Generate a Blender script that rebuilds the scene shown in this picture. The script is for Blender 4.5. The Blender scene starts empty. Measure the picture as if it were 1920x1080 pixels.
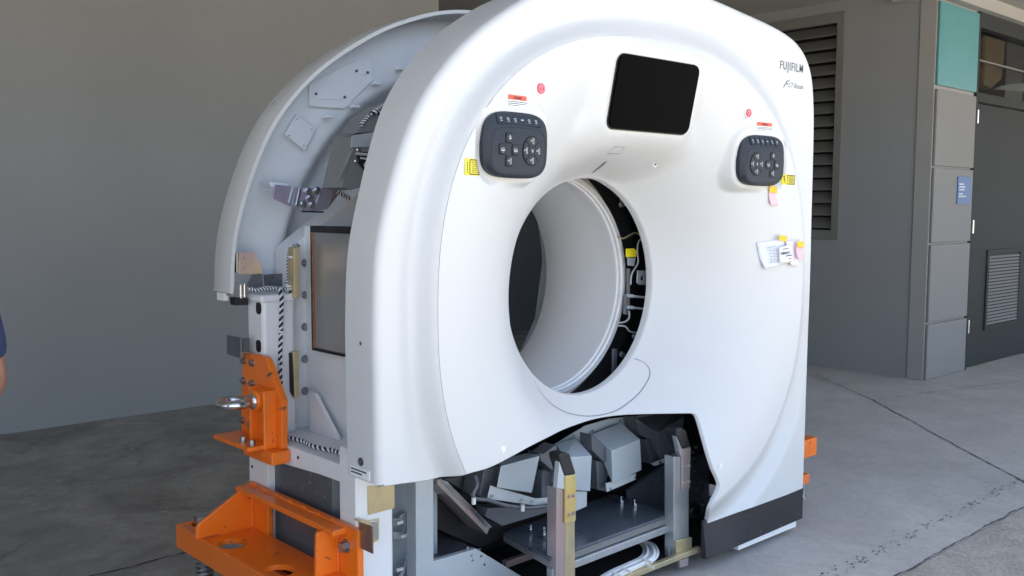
import bpy, bmesh, math, random
import numpy as np
from mathutils import Vector as V, Matrix
from mathutils.geometry import delaunay_2d_cdt
random.seed(7)
S = bpy.context.scene; C = S.collection
# ---------------------------------------------------------------- camera
YAW, PIT, ROLL, FPX = math.radians(47.45185), math.radians(4.84034), math.radians(0.21744), 1800.38
CAM = V((-2.51323, -2.07635, 1.36810))
fw = V((math.cos(YAW)*math.cos(PIT), math.sin(YAW)*math.cos(PIT), -math.sin(PIT)))
r0 = fw.cross(V((0, 0, 1))).normalized(); u0 = r0.cross(fw)
rt = math.cos(ROLL)*r0 + math.sin(ROLL)*u0; up = -math.sin(ROLL)*r0 + math.cos(ROLL)*u0
cd = bpy.data.cameras.new('camera'); cam = bpy.data.objects.new('camera', cd); C.objects.link(cam)
M = Matrix((rt, up, -fw)).transposed().to_4x4(); M.translation = CAM
cam.matrix_world = M; cd.sensor_width = 36; cd.lens = FPX/1920*36; cd.clip_start = .05; cd.clip_end = 600
S.camera = cam
# ---------------------------------------------------------------- light
SUN_EL, SUN_AZ = math.radians(56), math.radians(20)      # sun stands behind the building (+Y)
w = bpy.data.worlds.new('World'); S.world = w; w.use_nodes = True
nt = w.node_tree; nt.nodes.clear()
sky = nt.nodes.new('ShaderNodeTexSky'); sky.sky_type = 'NISHITA'; sky.sun_disc = False
sky.sun_elevation = SUN_EL; sky.sun_rotation = SUN_AZ; sky.air_density = 1.0; sky.dust_density = 2.5; sky.ozone_density = 1.0
bg = nt.nodes.new('ShaderNodeBackground'); bg.inputs['Strength'].default_value = 0.10
wo = nt.nodes.new('ShaderNodeOutputWorld')
hs = nt.nodes.new('ShaderNodeHueSaturation'); hs.inputs['Saturation'].default_value = .8     # thin bright haze
nt.links.new(sky.outputs[0], hs.inputs['Color']); nt.links.new(hs.outputs[0], bg.inputs[0]); nt.links.new(bg.outputs[0], wo.inputs[0])
sl = bpy.data.lights.new('sun', 'SUN'); sl.energy = 5.0; sl.angle = math.radians(.5); sl.color = (1, .95, .86)
so = bpy.data.objects.new('sun', sl); C.objects.link(so)
sd = V((math.sin(SUN_AZ)*math.cos(SUN_EL), math.cos(SUN_AZ)*math.cos(SUN_EL), math.sin(SUN_EL)))
so.rotation_euler = sd.to_track_quat('Z', 'Y').to_euler(); so.location = (0, 8, 12)
S.view_settings.view_transform = 'Standard'; S.view_settings.look = 'None'
S.view_settings.exposure = 2.6; S.view_settings.gamma = 1
S.render.engine = 'CYCLES'; S.cycles.max_bounces = 10; S.cycles.diffuse_bounces = 6

BZ = 1.08     # height of the bore centre
def at(px, py, x=None, y=None, z=None):
    "the point of the plane x=, y= or z= (world metres) that was measured at this place of the photograph"
    d = fw + ((px-960)/FPX)*rt - ((py-540)/FPX)*up
    if x is not None: t = (x-CAM.x)/d.x
    elif y is not None: t = (y-CAM.y)/d.y
    else: t = (z-CAM.z)/d.z
    return CAM + t*d
# ---------------------------------------------------------------- materials
def mat(name, col, rough=.5, metal=0., spec=.5, noise=0., nscale=20, bump=0., bscale=200, coat=0.):
    m = bpy.data.materials.new(name); m.use_nodes = True; n = m.node_tree; b = n.nodes['Principled BSDF']
    if name == 'display_glass': b.inputs['IOR'].default_value = 1.12
    b.inputs['Base Color'].default_value = (*col, 1); b.inputs['Roughness'].default_value = rough
    b.inputs['Metallic'].default_value = metal; b.inputs['Specular IOR Level'].default_value = spec
    b.inputs['Coat Weight'].default_value = coat
    tc = n.nodes.new('ShaderNodeTexCoord')
    if noise:
        t = n.nodes.new('ShaderNodeTexNoise'); t.inputs['Scale'].default_value = nscale; t.inputs['Detail'].default_value = 6
        n.links.new(tc.outputs['Object'], t.inputs['Vector'])
        r = n.nodes.new('ShaderNodeMapRange'); r.inputs[1].default_value = .3; r.inputs[2].default_value = .7
        r.inputs[3].default_value = 1-noise; r.inputs[4].default_value = 1+noise
        n.links.new(t.outputs['Fac'], r.inputs[0])
        mx = n.nodes.new('ShaderNodeVectorMath'); mx.operation = 'SCALE'; mx.inputs[0].default_value = col
        n.links.new(r.outputs[0], mx.inputs['Scale']); n.links.new(mx.outputs[0], b.inputs['Base Color'])
        r2 = n.nodes.new('ShaderNodeMapRange'); r2.inputs[3].default_value = max(.05, rough-.08); r2.inputs[4].default_value = min(1, rough+.08)
        n.links.new(t.outputs['Fac'], r2.inputs[0]); n.links.new(r2.outputs[0], b.inputs['Roughness'])
    if bump:
        t = n.nodes.new('ShaderNodeTexNoise'); t.inputs['Scale'].default_value = bscale; t.inputs['Detail'].default_value = 3
        n.links.new(tc.outputs['Object'], t.inputs['Vector'])
        bp = n.nodes.new('ShaderNodeBump'); bp.inputs['Strength'].default_value = bump; bp.inputs['Distance'].default_value = .002
        n.links.new(t.outputs['Fac'], bp.inputs['Height']); n.links.new(bp.outputs[0], b.inputs['Normal'])
    return m
def zinc(name, a, b_, c_):
    "yellow-passivated zinc: rainbow tints on a metal sheet"
    m = bpy.data.materials.new(name); m.use_nodes = True; n = m.node_tree; b = n.nodes['Principled BSDF']
    tc = n.nodes.new('ShaderNodeTexCoord'); t = n.nodes.new('ShaderNodeTexNoise'); t.inputs['Scale'].default_value = 9
    t.inputs['Detail'].default_value = 2; t.inputs['Distortion'].default_value = 1.2
    r = n.nodes.new('ShaderNodeValToRGB'); e = r.color_ramp.elements
    e[0].position = .32; e[0].color = (*a, 1); e[1].position = .68; e[1].color = (*c_, 1); k = e.new(.5); k.color = (*b_, 1)
    n.links.new(tc.outputs['Object'], t.inputs['Vector']); n.links.new(t.outputs['Fac'], r.inputs[0]); n.links.new(r.outputs[0], b.inputs['Base Color'])
    b.inputs['Metallic'].default_value = .6; b.inputs['Roughness'].default_value = .33
    return m
m_white = mat('white_plastic', (.61, .613, .614), .40, noise=.008, nscale=5, bump=.05, bscale=900)
m_paint = mat('white_frame_paint', (.74, .75, .77), .45, noise=.03, nscale=8, bump=.15, bscale=500)
m_liner = mat('bore_liner', (.80, .80, .81), .4)
m_int = mat('cover_inside_sky_tint', (.72, .77, .83), .55, noise=.03, nscale=6)  # white cover from inside, the sky's blue light put into its colour
m_black = mat('black_plastic', (.018, .019, .024), .45, bump=.2, bscale=700)
m_skirt = mat('skirt_plastic', (.014, .014, .019), .5, noise=.25, nscale=5, bump=.3, bscale=600)
m_dark = mat('dark_metal', (.012, .013, .016), .6)
m_void = mat('black_shroud', (.006, .006, .007), .8)
m_panel = mat('keypad_plastic', (.022, .028, .040), .5, spec=.3)
m_keys = mat('key_plastic', (.018, .023, .033), .45, spec=.3)
m_icon = mat('key_print', (.60, .63, .67), .5)
m_glass = mat('display_glass', (.003, .003, .0035), .1, spec=.10)
m_grey = mat('grey_sheet_metal', (.40, .45, .49), .36, metal=.15, noise=.05, nscale=6)
m_grey2 = mat('light_grey_sheet', (.46, .50, .53), .4, metal=.15, noise=.04, nscale=5)
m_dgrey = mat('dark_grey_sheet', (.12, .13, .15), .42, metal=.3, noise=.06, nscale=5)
m_tray = mat('dark_tray_steel', (.12, .14, .17), .28, metal=.4, noise=.1, nscale=4)
m_steel = mat('bright_steel', (.62, .63, .64), .22, metal=1)
m_bolt = mat('bolt_steel', (.34, .35, .36), .35, metal=.9)
m_stain = mat('brushed_stainless', (.34, .34, .34), .34, metal=.55, noise=.08, nscale=3)
m_copper = mat('copper_edge', (.42, .20, .12), .35, metal=.8, noise=.3, nscale=60)
m_orange = mat('orange_paint', (.82, .17, .010), .36, noise=.06, nscale=12, bump=.35, bscale=90, coat=.25)
def worn(m, chip=(.10, .055, .03)):
    n = m.node_tree; b = n.nodes['Principled BSDF']; src = b.inputs['Base Color'].links[0].from_socket; tc = n.nodes.new('ShaderNodeTexCoord')
    t = n.nodes.new('ShaderNodeTexNoise'); t.inputs['Scale'].default_value = 26; t.inputs['Detail'].default_value = 9; t.inputs['Distortion'].default_value = .8
    r = n.nodes.new('ShaderNodeMapRange'); r.inputs[1].default_value = .675; r.inputs[2].default_value = .70
    mx = n.nodes.new('ShaderNodeMix'); mx.data_type = 'RGBA'; mx.inputs[7].default_value = (*chip, 1)
    n.links.new(tc.outputs['Object'], t.inputs['Vector']); n.links.new(t.outputs['Fac'], r.inputs[0]); n.links.new(r.outputs[0], mx.inputs[0])
    n.links.new(src, mx.inputs[6]); n.links.new(mx.outputs[2], b.inputs['Base Color'])
worn(m_orange); worn(m_skirt, (.12, .12, .12))
m_zg = zinc('gold_zinc', (.64, .49, .17), (.68, .54, .22), (.55, .50, .27))
m_zp = zinc('iridescent_zinc', (.38, .38, .58), (.52, .44, .58), (.40, .46, .54))
m_zpeach = zinc('peach_zinc', (.78, .58, .42), (.80, .60, .46), (.66, .52, .52))
m_zbrown = zinc('bronze_zinc', (.22, .15, .10), (.28, .20, .14), (.20, .16, .16))
m_brass = zinc('brass_zinc', (.60, .50, .30), (.55, .46, .28), (.48, .42, .28))
m_zrose = zinc('rose_zinc', (.52, .38, .38), (.46, .36, .36), (.42, .40, .38))
m_zsteel = zinc('blue_zinc', (.36, .40, .42), (.46, .48, .48), (.44, .42, .50))
m_rubber = mat('black_rubber', (.012, .012, .014), .55)
m_cgrey = mat('grey_cable', (.42, .43, .45), .5)
m_cwht = mat('white_wire', (.72, .74, .78), .5)
m_cblk = mat('dark_wire', (.012, .016, .04), .45)
m_tie = mat('cable_tie', (.7, .7, .68), .5)
m_red = mat('red_plastic', (.62, .06, .10), .35)
m_pinkring = mat('pink_print', (.85, .45, .48), .5)
m_redlab = mat('red_print', (.80, .10, .05), .5)
m_labw = mat('label_white', (.82, .82, .82), .5)
m_ink = mat('ink', (.05, .055, .07), .6)
m_ink2 = mat('grey_ink', (.42, .43, .46), .6)
m_seam = mat('seam_shadow_gap', (.22, .23, .25), .7)
m_yel = mat('yellow_sticker', (.85, .72, .02), .45)
m_tape = mat('amber_tape', (.85, .55, .02), .5)
m_pink = mat('pink_note', (.86, .52, .56), .7)
m_paper = mat('paper', (.74, .76, .84), .75, noise=.03, nscale=40)
m_badge = mat('dark_badge', (.09, .10, .13), .35)
# ---------------------------------------------------------------- object helpers
def link(o, parent):
    C.objects.link(o)
    if parent is not None:
        o.parent = parent; q = V((0, 0, 0)); p = parent
        while p is not None: q += p.location; p = p.parent
        o.location = -q
    return o
def empty(name, loc, label, cat, group=None):
    o = bpy.data.objects.new(name, None); C.objects.link(o); o.location = loc
    o.empty_display_size = .1; o['label'] = label; o['category'] = cat
    if group: o['group'] = group
    return o
def tag(o, label, cat, group=None, kind=None):
    if label: o['label'] = label
    if cat: o['category'] = cat
    if group: o['group'] = group
    if kind: o['kind'] = kind
    return o
def obj(name, bm, m, parent=None, smooth=False, bevel=0, label=None, angle=35, solid=0, recalc=True):
    if recalc: bmesh.ops.recalc_face_normals(bm, faces=bm.faces)
    me = bpy.data.meshes.new(name); bm.to_mesh(me); bm.free()
    ms = m if isinstance(m, (list, tuple)) else [m]
    for k in ms: me.materials.append(k)
    if smooth:
        me.polygons.foreach_set('use_smooth', [True]*len(me.polygons))
        if smooth != 'all': me.set_sharp_from_angle(angle=math.radians(angle))
    o = link(bpy.data.objects.new(name, me), parent)
    if solid:
        s = o.modifiers.new('thickness', 'SOLIDIFY'); s.thickness = solid; s.offset = -1
    if bevel:
        b = o.modifiers.new('bevel', 'BEVEL'); b.width = bevel; b.segments = 2; b.limit_method = 'ANGLE'; b.angle_limit = math.radians(40)
        b.harden_normals = False
    if label: o['label'] = label
    return o
def B(): return bmesh.new()
def prism(bm, pts, off, mi=0):
    pts = [V(p) for p in pts]; off = V(off)
    a = [bm.verts.new(p) for p in pts]; b = [bm.verts.new(p+off) for p in pts]; n = len(pts)
    fs = [bm.faces.new(a), bm.faces.new(b[::-1])]
    for i in range(n): fs.append(bm.faces.new((a[i], b[i], b[(i+1) % n], a[(i+1) % n])))
    for f in fs: f.material_index = mi
    return fs
def loft(bm, A, Bp):
    "closed solid between two polygons with the same number of corners"
    a = [bm.verts.new(V(p)) for p in A]; b = [bm.verts.new(V(p)) for p in Bp]; n = len(a)
    bm.faces.new(a); bm.faces.new(b[::-1])
    for i in range(n): bm.faces.new((a[i], b[i], b[(i+1) % n], a[(i+1) % n]))
def box(bm, x0, x1, y0, y1, z0, z1):
    prism(bm, [(x0, y0, z0), (x1, y0, z0), (x1, y1, z0), (x0, y1, z0)], (0, 0, z1-z0))
def ringplate(bm, outer, inner, off):
    "flat plate (outer polygon minus inner polygon, both 3D lists on one plane), extruded by off"
    o = [V(p) for p in outer]; i = [V(p) for p in inner]; off = V(off); n = off.normalized()
    ax = V((0, 0, 1)) if abs(n.z) < .9 else V((1, 0, 0)); e1 = n.cross(ax).normalized(); e2 = n.cross(e1)
    allp = o+i; p2 = [V((p.dot(e1), p.dot(e2))) for p in allp]
    E = [(k, (k+1) % len(o)) for k in range(len(o))]+[(len(o)+k, len(o)+(k+1) % len(i)) for k in range(len(i))]
    vs, es, fs, *_ = delaunay_2d_cdt(p2, E, [], 0, 1e-7)
    d0 = allp[0].dot(n)
    def inside(P, poly):
        c = False; j = len(poly)-1
        for k in range(len(poly)):
            if (poly[k].y > P.y) != (poly[j].y > P.y) and P.x < (poly[j].x-poly[k].x)*(P.y-poly[k].y)/(poly[j].y-poly[k].y)+poly[k].x: c = not c
            j = k
        return c
    po = p2[:len(o)]; pi = p2[len(o):]
    P3 = [e1*v.x+e2*v.y+n*d0 for v in vs]
    A = [bm.verts.new(p) for p in P3]; Bv = [bm.verts.new(p+off) for p in P3]; cnt = {}
    for f in fs:
        c = sum((vs[k] for k in f), V((0, 0)))/len(f)
        if inside(c, po) and not inside(c, pi):
            bm.faces.new([A[k] for k in f]); bm.faces.new([Bv[k] for k in f][::-1])
            for k in range(len(f)):
                e = (f[k], f[(k+1) % len(f)]); cnt[e] = 1
    for (a, b) in list(cnt):
        if (b, a) not in cnt: bm.faces.new((A[a], Bv[a], Bv[b], A[b]))
    bmesh.ops.delete(bm, geom=[v for v in bm.verts if not v.link_faces], context='VERTS')
def cyl(bm, p0, p1, r, n=16, r1=None, caps=True):
    p0 = V(p0); p1 = V(p1); d = (p1-p0).normalized(); a = V((0, 0, 1)) if abs(d.z) < .9 else V((1, 0, 0))
    e1 = d.cross(a).normalized(); e2 = d.cross(e1); r1 = r if r1 is None else r1
    A = [bm.verts.new(p0+r*(math.cos(t)*e1+math.sin(t)*e2)) for t in [2*math.pi*k/n for k in range(n)]]
    Bb = [bm.verts.new(p1+r1*(math.cos(t)*e1+math.sin(t)*e2)) for t in [2*math.pi*k/n for k in range(n)]]
    for k in range(n): bm.faces.new((A[k], Bb[k], Bb[(k+1) % n], A[(k+1) % n]))
    if caps: bm.faces.new(A); bm.faces.new(Bb[::-1])
def spline(pts, n=8, closed=False):
    pts = [V(p) for p in pts]; out = []; N = len(pts)
    rng = range(N if closed else N-1)
    for i in rng:
        p1, p2 = pts[i], pts[(i+1) % N]
        p0 = pts[(i-1) % N] if (closed or i > 0) else p1*2-p2
        p3 = pts[(i+2) % N] if (closed or i < N-2) else p2*2-p1
        for k in range(n):
            t = k/n; out.append(.5*((2*p1)+(p2-p0)*t+(2*p0-5*p1+4*p2-p3)*t*t+(3*p1-p0-3*p2+p3)*t**3))
    if not closed: out.append(pts[-1])
    return out
def tube(bm, path, r, n=8, closed=False):
    path = [V(p) for p in path]; N = len(path); rings = []; e = None
    for i, p in enumerate(path):
        a = path[(i-1) % N] if (closed or i > 0) else p; b = path[(i+1) % N] if (closed or i < N-1) else p
        d = (b-a).normalized()
        if e is None: e = d.cross(V((0, 0, 1)) if abs(d.z) < .9 else V((1, 0, 0))).normalized()
        e = (e-d*e.dot(d)).normalized(); f = d.cross(e); rr = r(i/(N-1)) if callable(r) else r
        rings.append([bm.verts.new(p+rr*(math.cos(t)*e+math.sin(t)*f)) for t in [2*math.pi*k/n for k in range(n)]])
    for i in range(N if closed else N-1):
        A, Q = rings[i], rings[(i+1) % N]
        for k in range(n): bm.faces.new((A[k], Q[k], Q[(k+1) % n], A[(k+1) % n]))
    if not closed: bm.faces.new(rings[0]); bm.faces.new(rings[-1][::-1])
def lathe_y(bm, prof, n=128, cz=BZ, sx=1., sz=1.):
    "profile [(r, y)] turned round the bore axis"
    R = []
    for (r, y) in prof:
        R.append([bm.verts.new((r*sx*math.cos(t), y, cz+r*sz*math.sin(t))) for t in [2*math.pi*k/n for k in range(n)]])
    for i in range(len(R)-1):
        for k in range(n): bm.faces.new((R[i][k], R[i+1][k], R[i+1][(k+1) % n], R[i][(k+1) % n]))
def rrect(cx, cz, hw, hh, r, n=6, e=None):
    out = []
    if e:
        for k in range(40):
            t = 2*math.pi*k/40; c, s = math.cos(t), math.sin(t)
            out.append((cx+hw*math.copysign(abs(c)**(2/e), c), cz+hh*math.copysign(abs(s)**(2/e), s)))
        return out
    for q, (sx, sz) in enumerate(((1, 1), (-1, 1), (-1, -1), (1, -1))):
        for k in range(n+1):
            t = math.pi/2*(q+k/n); out.append((cx+sx*(hw-r)+r*math.cos(t), cz+sz*(hh-r)+r*math.sin(t)))
    return out
def bolt(parent, p, d, r=.008, h=.007, m=None, name='bolt', hexa=False, sock=True):
    p = V(p); d = V(d).normalized(); bm = B()
    cyl(bm, p-d*.001, p+d*h*.25, r*1.45, 14)
    if hexa: cyl(bm, p+d*h*.25, p+d*h, r*1.1, 6)
    else: cyl(bm, p+d*h*.25, p+d*h, r, 12)
    return obj(name, bm, m or m_bolt, parent, smooth=True, angle=30)
def twist(name, path, parent, R=.0042, r=.0038, pitch=.022, n=6, strands=2):
    "a twisted pair: pale and dark insulated wires wound round each other"
    path = spline(path, 10); L = [0]
    for i in range(1, len(path)): L.append(L[-1]+(path[i]-path[i-1]).length)
    N = int(L[-1]/(pitch/8))+2; pts = []; j = 0
    for k in range(N):
        s = L[-1]*k/(N-1)
        while j < len(L)-2 and L[j+1] < s: j += 1
        t = (s-L[j])/max(1e-6, L[j+1]-L[j]); pts.append(path[j].lerp(path[j+1], min(1, t)))
    bm = B(); e = None; strp = [[] for _ in range(strands)]
    for k, p in enumerate(pts):
        d = (pts[min(k+1, N-1)]-pts[max(k-1, 0)]).normalized()
        if e is None: e = d.cross(V((.3, .2, 1))).normalized()
        e = (e-d*e.dot(d)).normalized(); f = d.cross(e)
        for s in range(strands):
            a = 2*math.pi*(k/8+s/strands); strp[s].append(p+R*(math.cos(a)*e+math.sin(a)*f))
    for s in range(strands):
        q = len(bm.faces); tube(bm, strp[s], r, n); bm.faces.ensure_lookup_table()
        for f in bm.faces[q:]: f.material_index = s % 2
    return obj(name, bm, [m_cwht, m_cblk], parent, smooth=True, angle=80)

# ================================================================ SETTING
def ground_mat():
    m = bpy.data.materials.new('old_concrete'); m.use_nodes = True; n = m.node_tree; L = n.links; b = n.nodes['Principled BSDF']
    tc = n.nodes.new('ShaderNodeTexCoord')
    def noise(sc, det, dist=0, stretch=None):
        t = n.nodes.new('ShaderNodeTexNoise'); t.inputs['Scale'].default_value = sc; t.inputs['Detail'].default_value = det
        t.inputs['Distortion'].default_value = dist; t.inputs['Roughness'].default_value = .68
        if stretch:
            mp = n.nodes.new('ShaderNodeMapping'); mp.inputs['Scale'].default_value = stretch
            L.new(tc.outputs['Object'], mp.inputs[0]); L.new(mp.outputs[0], t.inputs['Vector'])
        else: L.new(tc.outputs['Object'], t.inputs['Vector'])
        return t.outputs['Fac']
    def ramp(src, a, b_, ca, cb):
        r = n.nodes.new('ShaderNodeMapRange'); r.inputs[1].default_value = a; r.inputs[2].default_value = b_
        r.inputs[3].default_value = ca; r.inputs[4].default_value = cb; L.new(src, r.inputs[0]); return r.outputs[0]
    def mul(a, b_):
        x = n.nodes.new('ShaderNodeMath'); x.operation = 'MULTIPLY'; L.new(a, x.inputs[0]); L.new(b_, x.inputs[1]); return x.outputs[0]
    big = ramp(noise(.9, 5, .4), .3, .7, .88, 1.08)
    mid = ramp(noise(4, 10, .5, (1, .6, 1)), .32, .68, .91, 1.07)
    dark = ramp(noise(2.6, 11, 1.8, (1, .7, 1)), .56, .66, 1.0, .62)
    pale = ramp(noise(3.4, 10, .9, (.8, 1.3, 1)), .70, .76, 1.0, 1.38)
    fine = mul(ramp(noise(140, 4), .25, .75, .84, 1.14), ramp(noise(28, 9, .6), .3, .7, .88, 1.10))
    spot = ramp(noise(24, 2, 0), .74, .79, 1.0, .55)
    streak = ramp(noise(1.7, 14, 1.0), .38, .62, .74, 1.22); x = mul(mul(big, mid), mul(fine, spot))
    vm = n.nodes.new('ShaderNodeVectorMath'); vm.operation = 'SCALE'; vm.inputs[0].default_value = (.48, .452, .42)
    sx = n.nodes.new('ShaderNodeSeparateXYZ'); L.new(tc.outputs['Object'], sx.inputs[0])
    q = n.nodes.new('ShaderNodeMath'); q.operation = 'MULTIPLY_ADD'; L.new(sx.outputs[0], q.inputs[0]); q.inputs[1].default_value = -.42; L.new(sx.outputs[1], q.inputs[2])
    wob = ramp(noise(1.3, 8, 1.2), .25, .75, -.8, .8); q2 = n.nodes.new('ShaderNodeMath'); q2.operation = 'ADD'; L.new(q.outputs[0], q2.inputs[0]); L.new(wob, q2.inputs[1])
    dirt_shade = ramp(q2.outputs[0], .9, 1.9, 1.0, .62)      # dirty back of the bay, its shade also put into the colour
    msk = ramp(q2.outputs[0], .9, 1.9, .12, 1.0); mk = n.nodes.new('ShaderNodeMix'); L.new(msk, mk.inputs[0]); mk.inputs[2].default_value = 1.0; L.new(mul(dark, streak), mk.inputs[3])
    L.new(mul(mul(x, mul(mk.outputs[0], pale)), dirt_shade), vm.inputs['Scale'])
    L.new(vm.outputs[0], b.inputs['Base Color'])
    rr = ramp(noise(3, 6, .8), .35, .65, .42, .72); L.new(rr, b.inputs['Roughness'])
    bp = n.nodes.new('ShaderNodeBump'); bp.inputs['Strength'].default_value = .35; bp.inputs['Distance'].default_value = .004
    ad = n.nodes.new('ShaderNodeMath'); ad.operation = 'ADD'; L.new(fine, ad.inputs[0]); L.new(mid, ad.inputs[1]); L.new(ad.outputs[0], bp.inputs['Height']); L.new(bp.outputs[0], b.inputs['Normal'])
    return m
def aggregate_mat():
    m = bpy.data.materials.new('exposed_aggregate'); m.use_nodes = True; n = m.node_tree; L = n.links; b = n.nodes['Principled BSDF']
    tc = n.nodes.new('ShaderNodeTexCoord'); v = n.nodes.new('ShaderNodeTexNoise'); v.inputs['Scale'].default_value = 60; v.inputs['Detail'].default_value = 8
    v2 = n.nodes.new('ShaderNodeTexNoise'); v2.inputs['Scale'].default_value = 5; v2.inputs['Detail'].default_value = 8; v2.inputs['Distortion'].default_value = 1.5
    for t in (v, v2): L.new(tc.outputs['Object'], t.inputs['Vector'])
    r = n.nodes.new('ShaderNodeValToRGB'); e = r.color_ramp.elements
    e[0].position = .3; e[0].color = (.26, .23, .19, 1); e[1].position = .7; e[1].color = (.50, .46, .39, 1)
    ad = n.nodes.new('ShaderNodeMix'); ad.inputs[0].default_value = .5; L.new(v.outputs['Fac'], ad.inputs[2]); L.new(v2.outputs['Fac'], ad.inputs[3])
    L.new(ad.outputs[0], r.inputs[0]); L.new(r.outputs[0], b.inputs['Base Color']); b.inputs['Roughness'].default_value = .85
    bp = n.nodes.new('ShaderNodeBump'); bp.inputs['Strength'].default_value = .8; bp.inputs['Distance'].default_value = .006
    L.new(v.outputs['Fac'], bp.inputs['Height']); L.new(bp.outputs[0], b.inputs['Normal'])
    return m
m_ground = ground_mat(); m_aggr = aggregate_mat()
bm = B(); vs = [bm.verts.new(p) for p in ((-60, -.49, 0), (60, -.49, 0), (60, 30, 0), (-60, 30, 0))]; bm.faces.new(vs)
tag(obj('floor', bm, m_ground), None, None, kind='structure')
bm = B(); vs = [bm.verts.new(p) for p in ((-250, -300, -.004), (250, -300, -.004), (250, 300, -.004), (-250, 300, -.004))]; bm.faces.new(vs)
tag(obj('ground', bm, m_aggr), None, None, kind='structure')
# slab edge strip with its broken lip, and cracks / joints in the floor
m_crack = mat('crack', (.075, .07, .066), .9); m_pit = mat('pitted_joint', (.13, .125, .12), .9)
def ragged(bm, p0, p1, w, n, z, jit, wj=.6):
    p0 = V(p0); p1 = V(p1); d = (p1-p0).normalized(); s = V((-d.y, d.x, 0)); A = []; Q = []
    o = 0
    for k in range(n+1):
        t = k/n; o = o*.8+random.uniform(-jit, jit); ww = w*random.uniform(1-wj, 1+wj); c = p0.lerp(p1, t)+s*o
        A.append(bm.verts.new((c.x+s.x*ww/2, c.y+s.y*ww/2, z))); Q.append(bm.verts.new((c.x-s.x*ww/2, c.y-s.y*ww/2, z)))
    for k in range(n): bm.faces.new((A[k], A[k+1], Q[k+1], Q[k]))
bm = B()
ragged(bm, (-6, -.487, 0), (9, -.487, 0), .006, 500, .003, .005)
ragged(bm, (3.969, 1.173, 0), (2.45, -.47, 0), .008, 90, .003, .003)
ragged(bm, (3.969, 1.173, 0), (4.6, 2.0, 0), .005, 40, .003, .006)
ragged(bm, (-4, 1.53, 0), (-.8, 1.505, 0), .009, 160, .003, .006)
ragged(bm, (3.97, 1.17, 0), (9.5, -.25, 0), .004, 160, .003, .008)
tag(obj('floor_joints', bm, m_crack), None, None, kind='structure')
bm = B()
for k in range(420):       # the pitted line along the slab edge
    x = random.uniform(.6, 6); y = -.315+random.gauss(0, .016); a = random.uniform(.002, .009); b_ = random.uniform(.002, .006)
    bm.faces.new([bm.verts.new((x+a*math.cos(t)*random.uniform(.6, 1.2), y+b_*math.sin(t)*random.uniform(.6, 1.2), .003)) for t in [k2*math.pi/4 for k2 in range(8)]])
tag(obj('floor_pits', bm, m_pit), None, None, kind='structure')
bm = B()
m_chip = mat('paint_spatter', (.52, .52, .50), .8)
for k in range(60):
    x, y = random.choice(((random.uniform(1.6, 4.6), random.uniform(-.4, 2.2)), (random.uniform(-2.2, .2), random.uniform(1.6, 3.9))))
    a = random.uniform(.006, .03); b_ = random.uniform(.003, .012)
    bm.faces.new([bm.verts.new((x+a*math.cos(t)*random.uniform(.6, 1.1), y+b_*math.sin(t)*random.uniform(.6, 1.1), .0025)) for t in [k2*math.pi/5 for k2 in range(10)]])
tag(obj('floor_spatter', bm, m_chip), None, None, kind='structure')

m_wall = mat('grey_wall_paint', (.25, .255, .262), .8, noise=.05, nscale=1.3, bump=.35, bscale=60)
m_wall2 = mat('column_paint', (.205, .203, .20), .75, noise=.04, nscale=2, bump=.3, bscale=80)
m_ceil = mat('ceiling_paint', (.36, .35, .33), .85, noise=.04, nscale=2)
m_teal = mat('teal_tile', (.075, .26, .28), .4, noise=.05, nscale=5)
m_door = mat('dark_door_paint', (.032, .036, .038), .6, spec=.12, noise=.10, nscale=4)
m_louv = mat('grey_louvre_paint', (.16, .158, .15), .55)
m_sign = mat('blue_sign', (.03, .10, .28), .45)
# roof over the loading bay; its unseen front edge, right extension and thickness are set for the light
bm = B(); box(bm, -30, 30, -.75, 14, 3.09, 3.55); box(bm, 4.4, 30, -2.2, -.75, 3.09, 3.55); tag(obj('ceiling', bm, m_ceil), None, None, kind='structure')
bm = B(); box(bm, -30, 2.38, 4.14, 4.36, 0, 3.09)
tag(obj('back_wall', bm, m_wall), 'plain grey painted wall behind the scanner on the left', 'wall')
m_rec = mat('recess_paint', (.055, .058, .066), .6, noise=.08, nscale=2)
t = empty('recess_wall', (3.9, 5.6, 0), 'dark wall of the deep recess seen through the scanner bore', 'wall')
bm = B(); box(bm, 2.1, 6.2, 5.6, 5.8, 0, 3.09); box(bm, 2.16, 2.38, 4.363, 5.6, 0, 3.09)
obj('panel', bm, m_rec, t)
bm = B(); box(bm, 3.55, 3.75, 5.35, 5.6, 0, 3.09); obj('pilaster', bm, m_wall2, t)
# side wall with the big louvre
t = empty('side_wall', (5.03, 2.7, 0), 'grey wall between back recess and ribbed column, holding the louvre vent', 'wall')
bm = B(); box(bm, 5.03, 5.25, 1.42, 6.2, 0, 1.12); box(bm, 5.03, 5.25, 1.42, 6.2, 2.98, 3.09)
box(bm, 5.03, 5.25, 1.42, 2.06, 1.12, 2.98); box(bm, 5.03, 5.25, 3.5, 6.2, 1.12, 2.98); obj('wall_panel', bm, m_wall, t)
t = empty('louvre_vent', (5.03, 2.78, 1.12), 'tall dark grey louvre vent with slanted slats set in the side wall', 'vent')
bm = B(); ringplate(bm, [(5.012, 2.05, 1.10), (5.012, 3.51, 1.10), (5.012, 3.51, 2.995), (5.012, 2.05, 2.995)],
    [(5.012, 2.12, 1.18), (5.012, 3.44, 1.18), (5.012, 3.44, 2.91), (5.012, 2.12, 2.91)], (.05, 0, 0))
obj('frame', bm, m_louv, t, bevel=.004)
bm = B(); box(bm, 5.17, 5.19, 2.06, 3.5, 1.12, 2.98); obj('backing', bm, m_void, t)
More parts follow.
